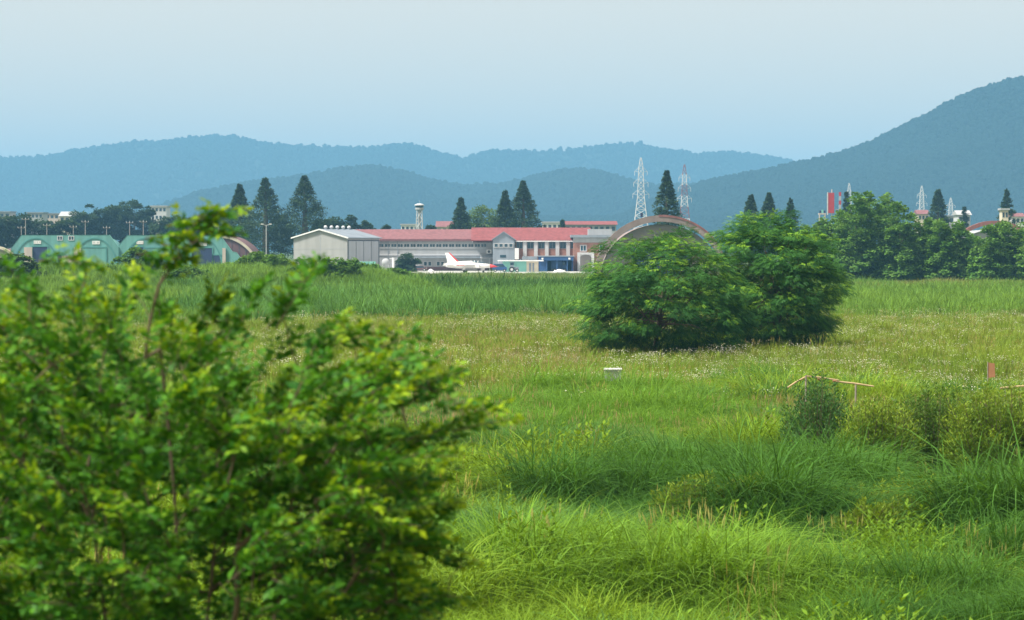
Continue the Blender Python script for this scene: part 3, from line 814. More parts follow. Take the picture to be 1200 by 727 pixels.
def garage():
    D = 731; x0, x1 = PX(631, D), PX(672, D); zt = PZ(301, D)
    t = thing('blue_garage', (x0, D, 0), 'blue open fronted garage below the office windows', 'garage')
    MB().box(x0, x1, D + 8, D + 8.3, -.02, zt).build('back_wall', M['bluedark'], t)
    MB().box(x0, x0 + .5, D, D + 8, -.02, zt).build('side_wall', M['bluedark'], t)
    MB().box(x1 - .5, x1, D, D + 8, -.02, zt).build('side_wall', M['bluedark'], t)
    MB().box(x0 - .2, x1 + .2, D - .6, D + 8.3, zt + .01, zt + .25).build('roof', M['bluegrey'], t)
    MB().box(x0, x1, D - .5, D - .3, PZ(305.5, D), zt).build('fascia', M['blue'], t)
    for a in (640, 652, 664): MB().box(PX(a, D), PX(a, D) + .3, D - .28, D, 0, PZ(305.5, D)).build('post', M['blue'], t)
    MB().box(PX(632, D), PX(640, D), D - .02, D + .1, 0, PZ(306, D)).build('shutter', M['blue'], t)
    for a in (634.5, 666):
        MB().box(PX(a, D), PX(a, D) + .5, D - .62, D - .51, PZ(304.3, D), PZ(302.3, D)).build('floodlight', M['whitepaint'], t)
    MB().box(PX(612, D), x0 - .25, D + 1, D + 8, PZ(304.5, D), PZ(300.8, D)).build('side_canopy', M['bluegrey'], t)
garage()

def wheel(parent, c, r, w, ax=(0, 1, 0)):
    c = Vector(c); a = Vector(ax)
    o = MB().tube([c - a * w / 2, c + a * w / 2], r, 14).build('wheel', M['rubber'], parent)
    MB().tube([c - a * (w / 2 + .02), c + a * (w / 2 + .02)], r * .5, 10).build('rim', M['steel'], o)

def truck(name, x0, x1, D, label, cat, h, body, colour, cabside=1):
    a, b = PX(x0, D), PX(x1, D); L = b - a; W = 2.0
    t = thing(name, (a, D, .03), label, cat); g = .03
    if body == 'box':
        MB().box(a, a + L * .66, D, D + W, .75, h).build('cargo_box', M[colour], t)
        c0, c1 = a + L * .68, b
    else: c0, c1 = a, b
    zc = .55
    MB().prism([(c0, D, zc), (c1, D, zc), (c1, D, h * .55), (c1 - L * .10, D, h * .62), (c1 - L * (.16 if body == 'box' else .28), D, h * .97), (c0 + (L * .12 if body != 'box' else 0), D, h * .97), (c0, D, h * .6)], (0, W, 0)).build('body', M[colour], t)
    MB().prism([(c0 + L * .14 if body != 'box' else c0 + .15, D - .02, h * .62), (c1 - L * .13, D - .02, h * .62), (c1 - L * (.19 if body == 'box' else .3), D - .02, h * .9), (c0 + (L * .17 if body != 'box' else .15), D - .02, h * .9)], (0, .015, 0)).build('side_window', M['glass'], t)
    MB().box(a + .05, b - .05, D + .1, D + W - .1, .4, .74 if body == 'box' else .54).build('chassis', M['seam'], t)
    for x in (a + L * .2, b - L * .17):
        for y in (D + .1, D + W - .1): wheel(t, (x, y, .39), .36, .24)
    for y in (D + .25, D + W - .4): MB().box(b - .03, b + .04, y, y + .25, .75, .95).build('headlight', M['whitepaint'], t)
truck('box_truck', 646, 665, 733, 'blue box truck parked inside the blue garage', 'truck', 2.6, 'box', 'blue')
truck('blue_van', 577, 594, 712, 'dark blue van parked behind the nose of the jet', 'van', 2.15, 'van', 'blue')
truck('parked_car', 466, 481, 733, 'dark blue car parked left of the round tree by the hall', 'car', 1.5, 'van', 'navy')
truck('parked_car', 484, 500, 734, 'dark maroon car parked by the hall behind the jet tail', 'car', 1.5, 'van', 'maroon')

def tractor():
    D = 704; x0, x1 = PX(597, D), PX(608, D); L = x1 - x0; t = thing('tractor', (x0, D, .03), 'dark tow tractor with glazed cab in front of the teal shed', 'tractor')
    MB().box(x0 + L * .45, x1 - .05, D + .5, D + 1.4, .7, 1.35).build('bonnet', M['bluegrey'], t)
    MB().box(x0 + .05, x1 - .1, D + .55, D + 1.35, .45, .69).build('chassis', M['seam'], t)
    MB().box(x0 + .1, x0 + L * .5, D + .35, D + 1.55, 1.36, 1.75).build('cab_base', M['bluegrey'], t)
    for x in (x0 + .15, x0 + L * .48):
        for y in (D + .38, D + 1.46): MB().box(x, x + .08, y, y + .08, 1.76, 2.45).build('cab_post', M['seam'], t)
    MB().box(x0 + .25, x0 + L * .46, D + .42, D + 1.46, 1.77, 2.42).build('cab_glass', M['glass'], t)
    MB().box(x0, x0 + L * .55, D + .25, D + 1.65, 2.46, 2.58).build('cab_roof', M['seam'], t)
    for y in (D + .2, D + 1.7): wheel(t, (x0 + L * .24, y, .72), .69, .4); wheel(t, (x0 + L * .82, y, .48), .45, .3)
    MB().tube([(x0 + L * .7, D + .9, 1.35), (x0 + L * .7, D + .9, 2.2)], .05, 6).build('exhaust_pipe', M['seam'], t)
tractor()

# ---- trainer jet, nose to the right
def jet():
    D = 690; L = 13.1; yaw = math.radians(-10); cx = (PX(520.5, D) + PX(583, D)) / 2
    t = thing('jet_trainer', (cx, D, .03), 'white jet trainer with red nose and red edged tail fin parked on the apron', 'aircraft')
    cy, sy = math.cos(yaw), math.sin(yaw)
    def X(v): return Vector((cx + v[0] * cy - v[1] * sy, D + v[0] * sy + v[1] * cy, .03 + v[2]))
    def ring(x, w, h, zc, n=18, sq=2.3):
        out = []
        for j in range(n):
            a = 2 * math.pi * j / n; c, s = math.cos(a), math.sin(a)
            out.append((x, math.copysign(abs(c) ** (2 / sq), c) * w / 2, zc + math.copysign(abs(s) ** (2 / sq), s) * h / 2))
        return out
    z = 1.75
    st = [(-6.1, 1.0, 1.0, z + .12), (-5.2, 1.25, 1.25, z + .1), (-3.5, 1.7, 1.5, z + .05), (-1.2, 2.0, 1.6, z), (.6, 1.9, 1.55, z), (2.2, 1.35, 1.35, z), (3.6, 1.05, 1.1, z - .05), (4.8, .82, .85, z - .12)]
    MB().loft([ring(*s) for s in st]).xf(X).build('fuselage', M['jetwhite'], t, True)
    MB().loft([ring(*s) for s in [(4.8, .822, .852, z - .12), (5.6, .55, .58, z - .18), (6.2, .28, .3, z - .23), (6.55, .06, .06, z - .26)]]).xf(X).build('nose_cone', M['jetred'], t, True)
    MB().tube([(6.5, 0, z - .26), (7.0, 0, z - .27)], .03, 6).xf(X).build('pitot_probe', M['jetgrey'], t)
    # spine and canopy
    MB().loft([ring(*s, sq=2) for s in [(-4.2, .5, .3, z + .7), (-2, .7, .6, z + .75), (.1, .8, .75, z + .78), (.5, .78, .7, z + .75)]]).xf(X).build('spine', M['jetwhite'], t, True)
    cn = MB().loft([ring(*s, sq=2) for s in [(.3, .74, .8, z + .75), (1.2, .78, 1.0, z + .68), (2.4, .72, .9, z + .6), (3.3, .55, .55, z + .5), (3.9, .25, .2, z + .42)]]).xf(X).build('canopy', M['canopy'], t, True)
    f = MB()
    for x, h, w in ((.32, .86, .80), (1.75, 1.04, .84)): f.loft([ring(x, w, h, z + .72, sq=2), ring(x + .1, w, h, z + .72, sq=2)])
    f.xf(X).build('canopy_bow', M['jetwhite'], cn)
    for s in (-1, 1):
        MB().loft([[(2.3, s * (.72 + dy), z - .1 + dz) for dy, dz in ((-.3, -.4), (.22, -.4), (.22, .3), (-.3, .3))],
                   [(-1.5, s * (.75 + dy), z - .05 + dz) for dy, dz in ((-.3, -.5), (.4, -.5), (.4, .35), (-.3, .35))]]).xf(X).build('air_intake', M['jetwhite'], t)
        MB().box(2.3, 2.34, min(s * .45, s * .9), max(s * .45, s * .9), z - .46, z + .17).xf(X).build('intake_mouth', M['seam'], t)
        w = MB().prism([(1.3, s * .8, z + .15), (-2.6, s * .8, z + .15), (-2.5, s * 4.6, z + .05), (-1.0, s * 4.6, z + .05)], (0, 0, .12)).xf(X).build('wing', M['jetwhite'], t)
        MB().prism([(-1.0, s * 4.61, z + .04), (-2.5, s * 4.61, z + .04), (-2.6, s * 4.72, z + .05), (-.7, s * 4.72, z + .05)], (0, 0, .14)).xf(X).build('wing_tip_rail', M['jetred'], w)
        MB().prism([(-4.0, s * .6, z + .1), (-6.0, s * .6, z + .1), (-6.45, s * 2.7, z + .05), (-5.5, s * 2.7, z + .05)], (0, 0, .1)).xf(X).build('tailplane', M['jetwhite'], t)
    fn = MB().prism([(-3.1, -.06, z + .75), (-5.7, -.06, z + .6), (-6.35, -.06, z + 3.1), (-5.35, -.06, z + 3.1)], (0, .12, 0)).xf(X).build('tail_fin', M['jetwhite'], t)
    MB().prism([(-2.7, -.075, z + .74), (-3.3, -.075, z + .82), (-5.52, -.075, z + 3.12), (-5.2, -.075, z + 3.12)], (0, .15, 0)).xf(X).build('red_leading_edge', M['jetred'], fn)
    MB().loft([ring(-6.1, .92, .92, z + .12), ring(-6.7, .75, .75, z + .13)]).xf(X).build('exhaust_nozzle', M['jetgrey'], t, True)
    MB().loft([ring(*s, sq=2) for s in [(-2.3, .1, .1, z - 1.0), (-1.6, .5, .5, z - 1.0), (.6, .55, .55, z - 1.0), (1.7, .1, .1, z - 1.0)]]).xf(X).build('drop_tank', M['jetgrey'], t, True)
    for (x, y, r) in ((3.1, 0, .24), (-1.4, 1.15, .33), (-1.4, -1.15, .33)):
        g = MB().tube([(x, y, r), (x - .15, y * .75, z - .4)], .07, 8).xf(X).build('landing_gear', M['jetgrey'], t)
        o = MB().tube([(x, y - .1, r), (x, y + .1, r)], r, 14).xf(X).build('wheel', M['rubber'], g)
        MB().prism([(x + .2, y + .13, r + .35), (x - .4, y + .13, r + .35), (x - .4, y + .13, z - .5), (x + .3, y + .13, z - .5)], (0, .04, 0)).xf(X).build('gear_door', M['jetwhite'], g)
    # blue-red roundel on the rear side, flag band
    for s in (-1,):
        MB().prism([(-3.4, s * .89, z - .12), (-2.7, s * .93, z - .12), (-2.7, s * .93, z + .2), (-3.4, s * .89, z + .2)], (0, s * .02, 0)).xf(X).build('fuselage_marking', M['jetgrey'], t)
jet()

# ---- yard things
def yard():
    D = 702; t = thing('cargo_container', (PX(414, D), D, .0), 'teal cargo container at the corner of the warehouse', 'container')
    MB().box(PX(414, D), PX(440, D), D, D + 2.4, .1, 2.7).build('body', M['tealpale'], t)
    for i in range(12):
        x = PX(414, D) + (i + .5) * (PX(440, D) - PX(414, D)) / 12
        MB().box(x - .09, x + .09, D - .05, D - .005, .25, 2.55).build('rib', M['tealpale'], t)
    MB().box(PX(429.5, D), PX(432, D), D - .07, D - .04, 1.4, 2.2).build('window', M['glass'], t)
    D = 712; c = P(452, 308, D); t = thing('storage_tank', (c.x, D, 0), 'white round storage tank on a steel frame by the warehouse', 'tank')
    r = 1.05; c = Vector((c.x, D, 2.4)); rings = []
    for i in range(9):
        a = -math.pi / 2 + math.pi * (i + .15) / 8.3; rings.append([c + Vector((math.cos(a) * r * math.cos(2 * math.pi * j / 18), math.cos(a) * r * math.sin(2 * math.pi * j / 18), math.sin(a) * r)) for j in range(18)])
    MB().loft(rings).build('vessel', M['wallgrey'], t, True)
    for a in range(4): MB().tube([c + Vector((math.cos(a * 1.57 + .7) * 1.1, math.sin(a * 1.57 + .7) * 1.1, -.6)), Vector((c.x + math.cos(a * 1.57 + .7) * 1.3, D + math.sin(a * 1.57 + .7) * 1.3, 0))], .08, 6).build('leg', M['steel'], t)
    MB().tube([c + Vector((1.9, 0, -2.4)), c + Vector((1.9, 0, 1.2))], .3, 10).build('riser_pipe', M['whitepaint'], t)
    MB().tube([c + Vector((1.9, 0, 1.0)), c + Vector((.9, 0, .9))], .09, 8).build('feed_pipe', M['steel'], t)
    D = 716; t = thing('pump_house', (PX(458.5, D), D, 0), 'small grey pump house right of the white tank', 'shed')
    MB().box(PX(459, D), PX(466, D), D, D + 3, 0, 1.9).build('wall', M['wallgrey'], t); MB().box(PX(458, D), PX(467, D), D - .3, D + 3.3, 1.91, 2.05).build('roof', M['greyroof'], t)
    MB().box(PX(461, D), PX(463, D), D - .05, D - .01, 0, 1.6).build('door', M['bluegrey'], t)
yard()

def heap():   # pale tarpaulin-covered heaps on the apron
    for px, D, w, lab in ((656, 700, 1.7, 'pale tarpaulin covered heap on the apron below the blue garage'), (505, 712, .9, 'small white tarpaulin bundle on the apron left of the jet tail')):
        c = Vector((PX(px, D), D, .03)); t = thing('tarpaulin_heap', c, lab, 'tarpaulin'); r = random.Random(px); rings = []
        for k, (h, s) in enumerate(((0, 1.0), (.25, .95), (.5, .7), (.68, .35), (.75, .05))):
            rings.append([c + Vector((math.cos(a) * w * s * (.85 + .3 * r.random()), math.sin(a) * w * .6 * s * (.85 + .3 * r.random()), h * (.8 + .3 * r.random()) if k else 0)) for a in [2 * math.pi * j / 14 for j in range(14)]])
        MB().loft(rings).build('cover', M['whitepaint'], t, True)
        MB().tube([rings[1][0], rings[2][2], rings[3][4], rings[2][6], rings[1][8]], .03, 5).build('rope', M['wood'], t)
heap()

# ---- concrete-arch aircraft shelters
def arch_pts(xc, hw, h, D, n=28, p=2.0, z0=0.0):
    return [Vector((xc - hw * math.copysign(abs(math.cos(a)) ** (2 / p), math.cos(a)), D, z0 + h * abs(math.sin(a)) ** (2 / p))) for a in np.linspace(0, math.pi, n)]
def shelter(px, hw, h, D, label, rim_w, skin, end, rim, depth=26, lower=.86, group=None, door=None):
    xc = PX(px, D); t = thing('aircraft_shelter', (xc, D, 0), label, 'aircraft shelter', group)
    a, b = arch_pts(xc, hw, h, D), arch_pts(xc, hw - rim_w, h - rim_w, D)
    rm = MB(); q = Vector((0, 1.6, 0))
    rm.strip(b, a).strip([p + q for p in a], [p + q for p in b]).strip(a, [p + q for p in a]).strip([p + q for p in b], b)
    rm.build('rim', M[rim], t)
    v0 = arch_pts(xc, (hw - rim_w) * .985, (h - rim_w) * lower, D + 1.2); v1 = [p + Vector((0, depth, 0)) for p in v0]
    MB().strip(v0, v1).build('vault', M[skin], t, True)
    MB().add([p + Vector((0, .8, 0)) for p in v0], [list(range(len(v0)))]).build('end_wall', M[end], t)
    if door:
        MB().box(xc - door[0], xc + door[0], D + 1.75, D + 1.95, 0, door[1]).build('door', M['navy'], t)
    return t
t = shelter(775, 13.8, 12.7, 580, 'tall brown arched aircraft shelter rising behind the two leafy trees', 1.3, 'shelter_skin', 'shelter_end', 'shelter_skin', 22, .955, door=(6, 6))
# rusty cover sheets on the right half of the rim
xc = PX(775, 580); a = [p + Vector((0, -.08, .06)) for p in arch_pts(xc, 13.85, 12.75, 580, 40)]
m_ = MB(); seg = a[19:34]; m_.strip(seg, [p + Vector((0, 1.75, 0)) for p in seg]); m_.strip([p + Vector((0, 0, -.45)) for p in seg], seg); m_.build('rim_sheet', M['rust'], t)
pm = P(752, 253.5, 580)
MB().tube([(PX(752, 580), 580.8, PZ(254.5, 580)), (PX(752, 580), 580.8, PZ(249.5, 580))], .25, 8).build('lamp_post', M['navy'], t)
t = shelter(1166, 12.2, 12.2, 640, 'arched aircraft shelter with rust rim rising behind the dense tree row', .9, 'wallgrey', 'wallgrey', 'rust', 22, .9)
t = shelter(-8, 7.0, 6.6, 735, 'cream fronted arched shelter with maroon roof at the end of the teal hangars', .6, 'maroon', 'cream', 'cream', 20, .97, door=(3, 3.4))

def sign_marks(parent, x0, x1, y0, y1, D, n):
    """a white board with small dark strokes too far away to read"""
    b = pxbox(x0, x1, y0, y1, D - .12, .05).build('sign_board', M['whitepaint'], parent)
    a, c = P(x0, y0, D), P(x1, y1, D); w = (c.x - a.x) / n; h = a.z - c.z; s = MB()
    for i in range(n):
        x = a.x + w * (i + .5); z = (a.z + c.z) / 2
        s.box(x - w * .25, x + w * .25, D - .16, D - .125, z + h * .12, z + h * .2).box(x - w * .05, x + w * .05, D - .16, D - .125, z - h * .28, z + h * .1)
    s.build('lettering', M['waregrey'], b)
def teal_hangar(poly, D, label, doors, signs, wins=(), arches=(), pillars=(), group='teal fronted hangars', depth=22):
    x0 = min(p[0] for p in poly); t = thing('teal_hangar', (PX(x0, D), D, 0), label, 'hangar')
    pts = [P(x, y, D) for x, y in poly]; pts = [Vector((PX(poly[-1][0] + 0, D), D, -.05))] + [Vector((PX(poly[0][0], D), D, -.05))] + pts
    MB().prism(pts, (0, 1.2, 0)).build('front_wall', M['teal'], t)
    for xc, hw, top in arches:
        a = arch_pts(PX(xc, D), hw, PZ(top, D), D + 1.21); b = [p + Vector((0, depth, 0)) for p in a]
        MB().strip(a, b).build('vault', M['teal_trim'], t, True)
        o = arch_pts(PX(xc, D), hw, PZ(top, D), D - .14); i = arch_pts(PX(xc, D), hw - .35, PZ(top, D) - .35, D - .14); q = Vector((0, .13, 0))
        MB().strip(i, o).strip(o, [p + q for p in o]).strip([p + q for p in i], i).build('arch_trim', M['teal_trim'], t)
    for (a, b, y, mt) in doors:
        d = MB().box(PX(a, D), PX(b, D), D - .1, D - .01, 0, PZ(y, D)).build('door', M[mt], t)
        f = MB(); z = PZ(y, D)
        f.box(PX(a, D) - .25, PX(a, D), D - .18, D - .01, 0, z + .25).box(PX(b, D), PX(b, D) + .25, D - .18, D - .01, 0, z + .25).box(PX(a, D), PX(b, D), D - .18, D - .01, z, z + .25)
        f.build('door_frame', M['teal_trim'], d)
    for (a, b, y) in pillars: MB().box(PX(a, D), PX(b, D), D - .5, D - .02, 0, PZ(y, D)).build('pillar', M['beige'], t)
    for s in signs: sign_marks(t, *s[:4], D, s[4])
    for (a, b, y0, y1) in wins: window(t, a + .8, b - .8, y0 + .8, y1 - .8, D, .18, 1)
    MB().strip([Vector((p.x, D - .06, p.z + .02)) for p in pts[2:]], [Vector((p.x, D + 1.3, p.z + .02)) for p in pts[2:]]).build('coping', M['tealpale'], t)
    return t
teal_hangar([(13, 291), (25, 275.5), (128, 275.5), (139, 290)], 740, 'wide teal double hangar front with dark door and two small gridded windows', [(38.5, 55.5, 289.5, 'navy'), (56.5, 72, 299.5, 'navy'), (96, 124, 290.5, 'teal')],
            [(39.5, 48, 282.2, 286, 3), (108, 117, 282.5, 286.5, 2)], [(67, 73.5, 276.6, 282), (80, 87, 276.6, 282)], [(42, 6.1, 278.5), (111, 6.1, 278.5)], [(28.5, 38, 290), (72.8, 86, 300), (86.8, 95.2, 290)])
teal_hangar([(139.5, 287), (149, 275.8), (196, 275.8), (204, 290)], 741, 'teal hangar front half hidden by the tall leafy shoot', [(153, 168, 290, 'navy'), (172, 192, 291, 'teal')], [(160, 168, 282.5, 286.3, 3)], [], [(171, 6.0, 278.5)])
teal_hangar([(205, 309), (207, 290), (219, 276), (258, 276), (272, 295), (277, 296), (287, 310)], 742, 'teal hangar front with dark stepped doorway beside the maroon vault', [(225, 248.5, 291, 'navy'), (249.8, 259.5, 299.5, 'navy')], [(232, 242.5, 284.5, 288.3, 3)], [], [(238, 5.2, 279)], [(260.8, 264.5, 291)])
# maroon vault with a cream rim behind the right-hand teal front
def maroon_vault():
    D = 752; xc = PX(262, D); t = thing('aircraft_shelter', (xc, D, 0), 'maroon vaulted shelter with cream rim next to the right teal hangar', 'aircraft shelter')
    h = PZ(276.2, D); hw = PX(305, D) - xc
    a, b = arch_pts(xc, hw, h, D, 28, 1.75), arch_pts(xc, hw - .7, h - .7, D, 28, 1.75); q = Vector((0, .5, 0))
    MB().strip(b, a).strip(a, [p + q for p in a]).strip([p + q for p in b], b).build('rim', M['cream'], t)
    c = [p + Vector((0, .35, 0)) for p in b]; MB().add(c, [list(range(len(c)))]).build('end_wall', M['maroon'], t)
    MB().strip([p + q * 1.1 for p in a], [p + Vector((0, 22, 0)) for p in a]).build('vault', M['maroon'], t, True)
    for i in range(1, 8):
        k = 12 + i * 2
        if k < 27: MB().tube([c[k] + Vector((0, -.05, 0)), Vector((c[k].x, D + .3, 0))], .06, 4).build('seam', M['seam'], t)
maroon_vault()

# ---- picket fence in front of the teal hangars
def fence():
    D = 728; t = thing('picket_fence', (PX(4, D), D, 0), 'low pale picket fence in front of the teal hangars', 'fence')
    for z in (.5, 1.5): MB().box(PX(2, D), PX(96, D), D, D + .06, z, z + .12).build('rail', M['beige'], t)
    me = MB().box(PX(2, D) - .12, PX(2, D) + .12, D - .05, D - .005, .1, 2.0).build('picket', M['beige'], t)
    for i in range(1, 40):
        c = me.copy(); COL.objects.link(c); c.parent = t; c.location.x = i * (PX(96, D) - PX(2, D)) / 40
fence()

# ================================================================== POLES, TOWERS
def pole(px, top, D, label, group, arms=True, lamp=False):
    x = PX(px, D); z = PZ(top, D); t = thing('lamp_post' if lamp else 'utility_pole', (x, D, 0), label, 'lamp post' if lamp else 'pole', group)
    MB().tube([(x, D, -.1), (x, D, z)], [.13, .09], 6).build('post', M['steel'] if lamp else M['concretewall'], t)
    if lamp:
        for s in (-1, 1):
            MB().tube([(x, D, z - .1), (x + s * 1.0, D, z + .2)], .05, 6).build('arm', M['steel'], t)
            MB().box(min(x + s * .7, x + s * 1.4), max(x + s * .7, x + s * 1.4), D - .2, D + .2, z + .16, z + .36).build('lamp_head', M['whitepaint'], t)
    else:
        for k in ((.5, 1.0),):
            a = MB().box(x - k[1], x + k[1], D - .16, D - .05, z - k[0] - .12, z - k[0]).build('crossarm', M['wood'], t)
            for s in (-.9, 0, .9): MB().tube([(x + s * k[1], D - .1, z - k[0]), (x + s * k[1], D - .1, z - k[0] + .3)], .06, 6).build('insulator', M['whitepaint'], a)
for px, top, D in ((30, 255, 790), (55, 262, 800), (86, 264, 800), (100, 258, 790), (125, 265, 800), (152, 259, 790), (168, 258, 795), (25, 265, 800), (256, 263, 800)):
    pole(px, top, D, 'concrete utility pole behind the teal hangars', 'utility poles behind the teal hangars')
pole(312, 264, 735, 'twin headed lamp post in front of the tall conifers by the warehouse', None, lamp=True)

def lattice(px, top, D, base_w, label, col1, col2=None, arms=3, group=None, name='power_pylon', cat='pylon'):
    x = PX(px, D); H = PZ(top, D); t = thing(name, (x, D, 0), label, cat, group)
    prof = [(0, 1.0), (.45, .48), (.62, .30), (.9, .2), (1.0, .05)]
    hw = lambda k: base_w / 2 * np.interp(k, [p[0] for p in prof], [p[1] for p in prof])
    n = 16; ks = np.linspace(0, 1, n + 1) ** .85; th = base_w * .011
    legs = {0: MB(), 1: MB()}
    for i in range(n):
        k0, k1 = ks[i], ks[i + 1]; w0, w1 = hw(k0), hw(k1); mb = legs[i // 2 % 2 if col2 else 0]
        C0 = [Vector((x + a * w0, D + b * w0, k0 * H)) for a, b in ((-1, -1), (1, -1), (1, 1), (-1, 1))]
        C1 = [Vector((x + a * w1, D + b * w1, k1 * H)) for a, b in ((-1, -1), (1, -1), (1, 1), (-1, 1))]
        for j in range(4):
            mb.tube([C0[j], C1[j]], th, 4, False); mb.tube([C0[j], C1[(j + 1) % 4]], th * .6, 4, False); mb.tube([C0[(j + 1) % 4], C1[j]], th * .6, 4, False)
            mb.tube([C1[j], C1[(j + 1) % 4]], th * .6, 4, False)
    legs[0].build('lattice', M[col1], t)
    if col2: legs[1].build('lattice', M[col2], t)
    for i in range(arms):
        z = H * (.64 + .11 * i); L = base_w * (.36 - .04 * i)
        for s in (-1, 1):
            w = hw(z / H); a = MB()
            a.tube([(x + s * w, D, z), (x + s * L, D, z + .3)], th * .8, 4).tube([(x + s * w, D, z + H * .045), (x + s * L, D, z + .3)], th * .7, 4)
            a = a.build('crossarm', M[col1], t)
            MB().tube([(x + s * L, D, z + .3), (x + s * L, D, z - H * .035)], th * .8, 5).build('insulator', M['whitepaint'], a)
lattice(751, 185, 1400, 11, 'tall pale grey power pylon left of the lone conifer', 'steel')
lattice(802, 193, 1450, 10, 'red and white banded power pylon right of the lone conifer', 'frame', 'rose')
lattice(1080, 218, 1900, 11, 'pale distant power pylon before the right hill beside a conifer', 'steel')
lattice(1114, 232, 2000, 11, 'short pale distant power pylon between two conifers', 'steel')
lattice(995, 215, 1900, 10, 'pale distant pylon top beside the red board', 'steel')

def control_tower():
    D = 1000; x = PX(491.5, D); t = thing('observation_tower', (x, D, 0), 'slim pale observation tower with round cab beyond the red roofed hall', 'tower')
    z = PZ(247, D)
    for a, b in ((-1, -1), (1, -1), (1, 1), (-1, 1)): MB().tube([(x + a * 1.5, D + b * 1.5, 0), (x + a * .9, D + b * .9, z)], .16, 6).build('leg', M['steel'], t)
    br = MB()
    for i in range(6):
        w = 1.5 - .1 * i; z0 = z * i / 6; z1 = z * (i + 1) / 6
        for s in (-1, 1): br.tube([(x - w, D + s * w, z0), (x + w, D + s * w, z1)], .09, 4).tube([(x + w, D + s * w, z0), (x - w, D + s * w, z1)], .09, 4)
    br.build('bracing', M['steel'], t)
    MB().tube([(x, D, 0), (x, D, z)], .55, 10).build('shaft', M['wallgrey'], t)
    R = lambda zz, r: [Vector((x + math.cos(2 * math.pi * j / 12) * r, D + math.sin(2 * math.pi * j / 12) * r, zz)) for j in range(12)]
    MB().loft([R(z, 1.1), R(z + .4, 1.5), R(z + 1.0, 1.5)]).build('cab_floor', M['wallgrey'], t)
    MB().loft([R(z + 1.01, 1.35), R(z + 1.8, 1.45)]).build('cab_glass', M['glass'], t)
    MB().loft([R(z + 1.81, 1.75), R(z + 2.1, 1.7), R(z + 2.5, .5)]).build('cab_roof', M['steel'], t)
    MB().tube([(x, D, z + 2.4), (x, D, z + 3.6)], .06, 5).build('antenna', M['steel'], t)
control_tower()

def red_board():
    D = 820; t = thing('red_board_tower', (PX(974, D), D, 0), 'red and white board on a mast rising above the dense tree row', 'tower')
    MB().box(PX(970.5, D), PX(977.5, D), D, D + .5, PZ(250, D), PZ(226, D)).build('board', M['redpaint'], t)
    MB().box(PX(969.3, D), PX(970.3, D), D - .05, D + .55, PZ(252, D), PZ(225.5, D)).build('edge_post', M['frame'], t)
    MB().tube([(PX(975, D), D + .8, 0), (PX(975, D), D + .8, PZ(222, D))], .15, 8).build('mast', M['steel'], t)
    for i in range(5): MB().box(PX(983, D), PX(985.6, D), D, D + .4, PZ(250 - i * 5, D), PZ(245.3 - i * 5, D)).build('marker_panel', M['redpaint'] if i % 2 == 0 else M['wallgrey'], t)
    MB().box(PX(979.1, D), PX(986, D), D + .55, D + .7, PZ(246, D), PZ(245.3, D)).build('bracket', M['steel'], t)
    MB().box(PX(960, D), PX(968, D), D + .2, D + 3, PZ(251.5, D), PZ(250, D)).build('platform', M['beige'], t)
    for a in (960.5, 967): MB().tube([(PX(a, D), D + .4, 0), (PX(a, D), D + .4, PZ(250, D))], .2, 6).build('leg', M['beige'], t)
    for i, a in enumerate((961.5, 964, 966.5)): MB().box(PX(a, D) - .25, PX(a, D) + .25, D + .5, D + 1.1, PZ(249.9, D), PZ(247 - i % 2, D)).build('equipment_box', M[['navy', 'tealpale', 'navy'][i]], t)
red_board()

# ---- far buildings
def block(x0, x1, y0, D, label, wall, roof=None, rows=2, cols=4, pitched=False, depth=14, roofh=2.0):
    a, b = PX(x0, D), PX(x1, D); z = PZ(y0, D); t = thing('distant_building', (a, D, 0), label, 'building')
    MB().box(a, b, D, D + depth, -.1, z).build('wall', M[wall], t)
    if pitched: MB().prism([(a - .5, D - .6, z), (a - .5, D + depth / 2, z + roofh), (a - .5, D + depth + .6, z)], (b - a + 1, 0, 0)).build('roof', M[roof], t)
    else: MB().box(a - .4, b + .4, D - .4, D + depth + .4, z + .01, z + .5).build('roof', M[roof or 'greyroof'], t)
    w = (b - a) / cols
    for r in range(rows):
        for c in range(cols):
            zz = z - 1.9 - r * 3.2
            MB().box(a + w * (c + .2), a + w * (c + .8), D - .06, D - .01, zz, zz + 1.3).build('window', M['glass'], t)
block(32, 50, 250, 1250, 'white distant block beside the dark trees behind teal hangars', 'wallgrey', 'greyroof')
block(48, 90, 251, 1300, 'distant pale hall with long blue grey roof behind dark trees', 'beige', 'greyroof', 2, 8)
block(-14, 12, 249, 1250, 'white distant house at the edge of the dark trees', 'wallgrey', 'greyroof', 2, 4)
block(177, 195, 242.5, 1200, 'white stepped apartment block above the teal hangars', 'frame', 'wallgrey', 3, 4)
block(70, 88, 253.5, 1180, 'cream distant house with curved white gable', 'cream', 'wallgrey', 2, 3, True)
block(470, 490, 264, 1100, 'white distant shed left of the slim observation tower', 'whitepaint', 'wallgrey', 1, 4)
block(512, 530, 266, 980, 'small pale pink house left of the pointed conifer', 'cream', 'rose', 1, 3, True)
block(553, 578, 264.5, 900, 'pale teal shed under the round bright tree', 'tealpale', 'wallgrey', 1, 4)
block(636, 664, 261.5, 950, 'long white shed beyond the red office roof', 'whitepaint', 'wallgrey', 1, 5)
block(662, 722, 263.5, 900, 'pale building with bright red roof beyond the brick annex', 'wallgrey', 'redroof', 1, 9, True, 14, 1.2)
block(1123, 1137, 252, 900, 'white house with slanted roof above the tree row', 'frame', 'wallgrey', 1, 3, True, 10, 1.5)
block(1076, 1088, 251, 1000, 'salmon roofed house above the tree row', 'cream', 'rose', 1, 3, True, 10, 1.5)
block(1174, 1181.5, 246.5, 760, 'narrow cream tower block beside the right conifer', 'cream', 'wallgrey', 2, 2, False, 4)
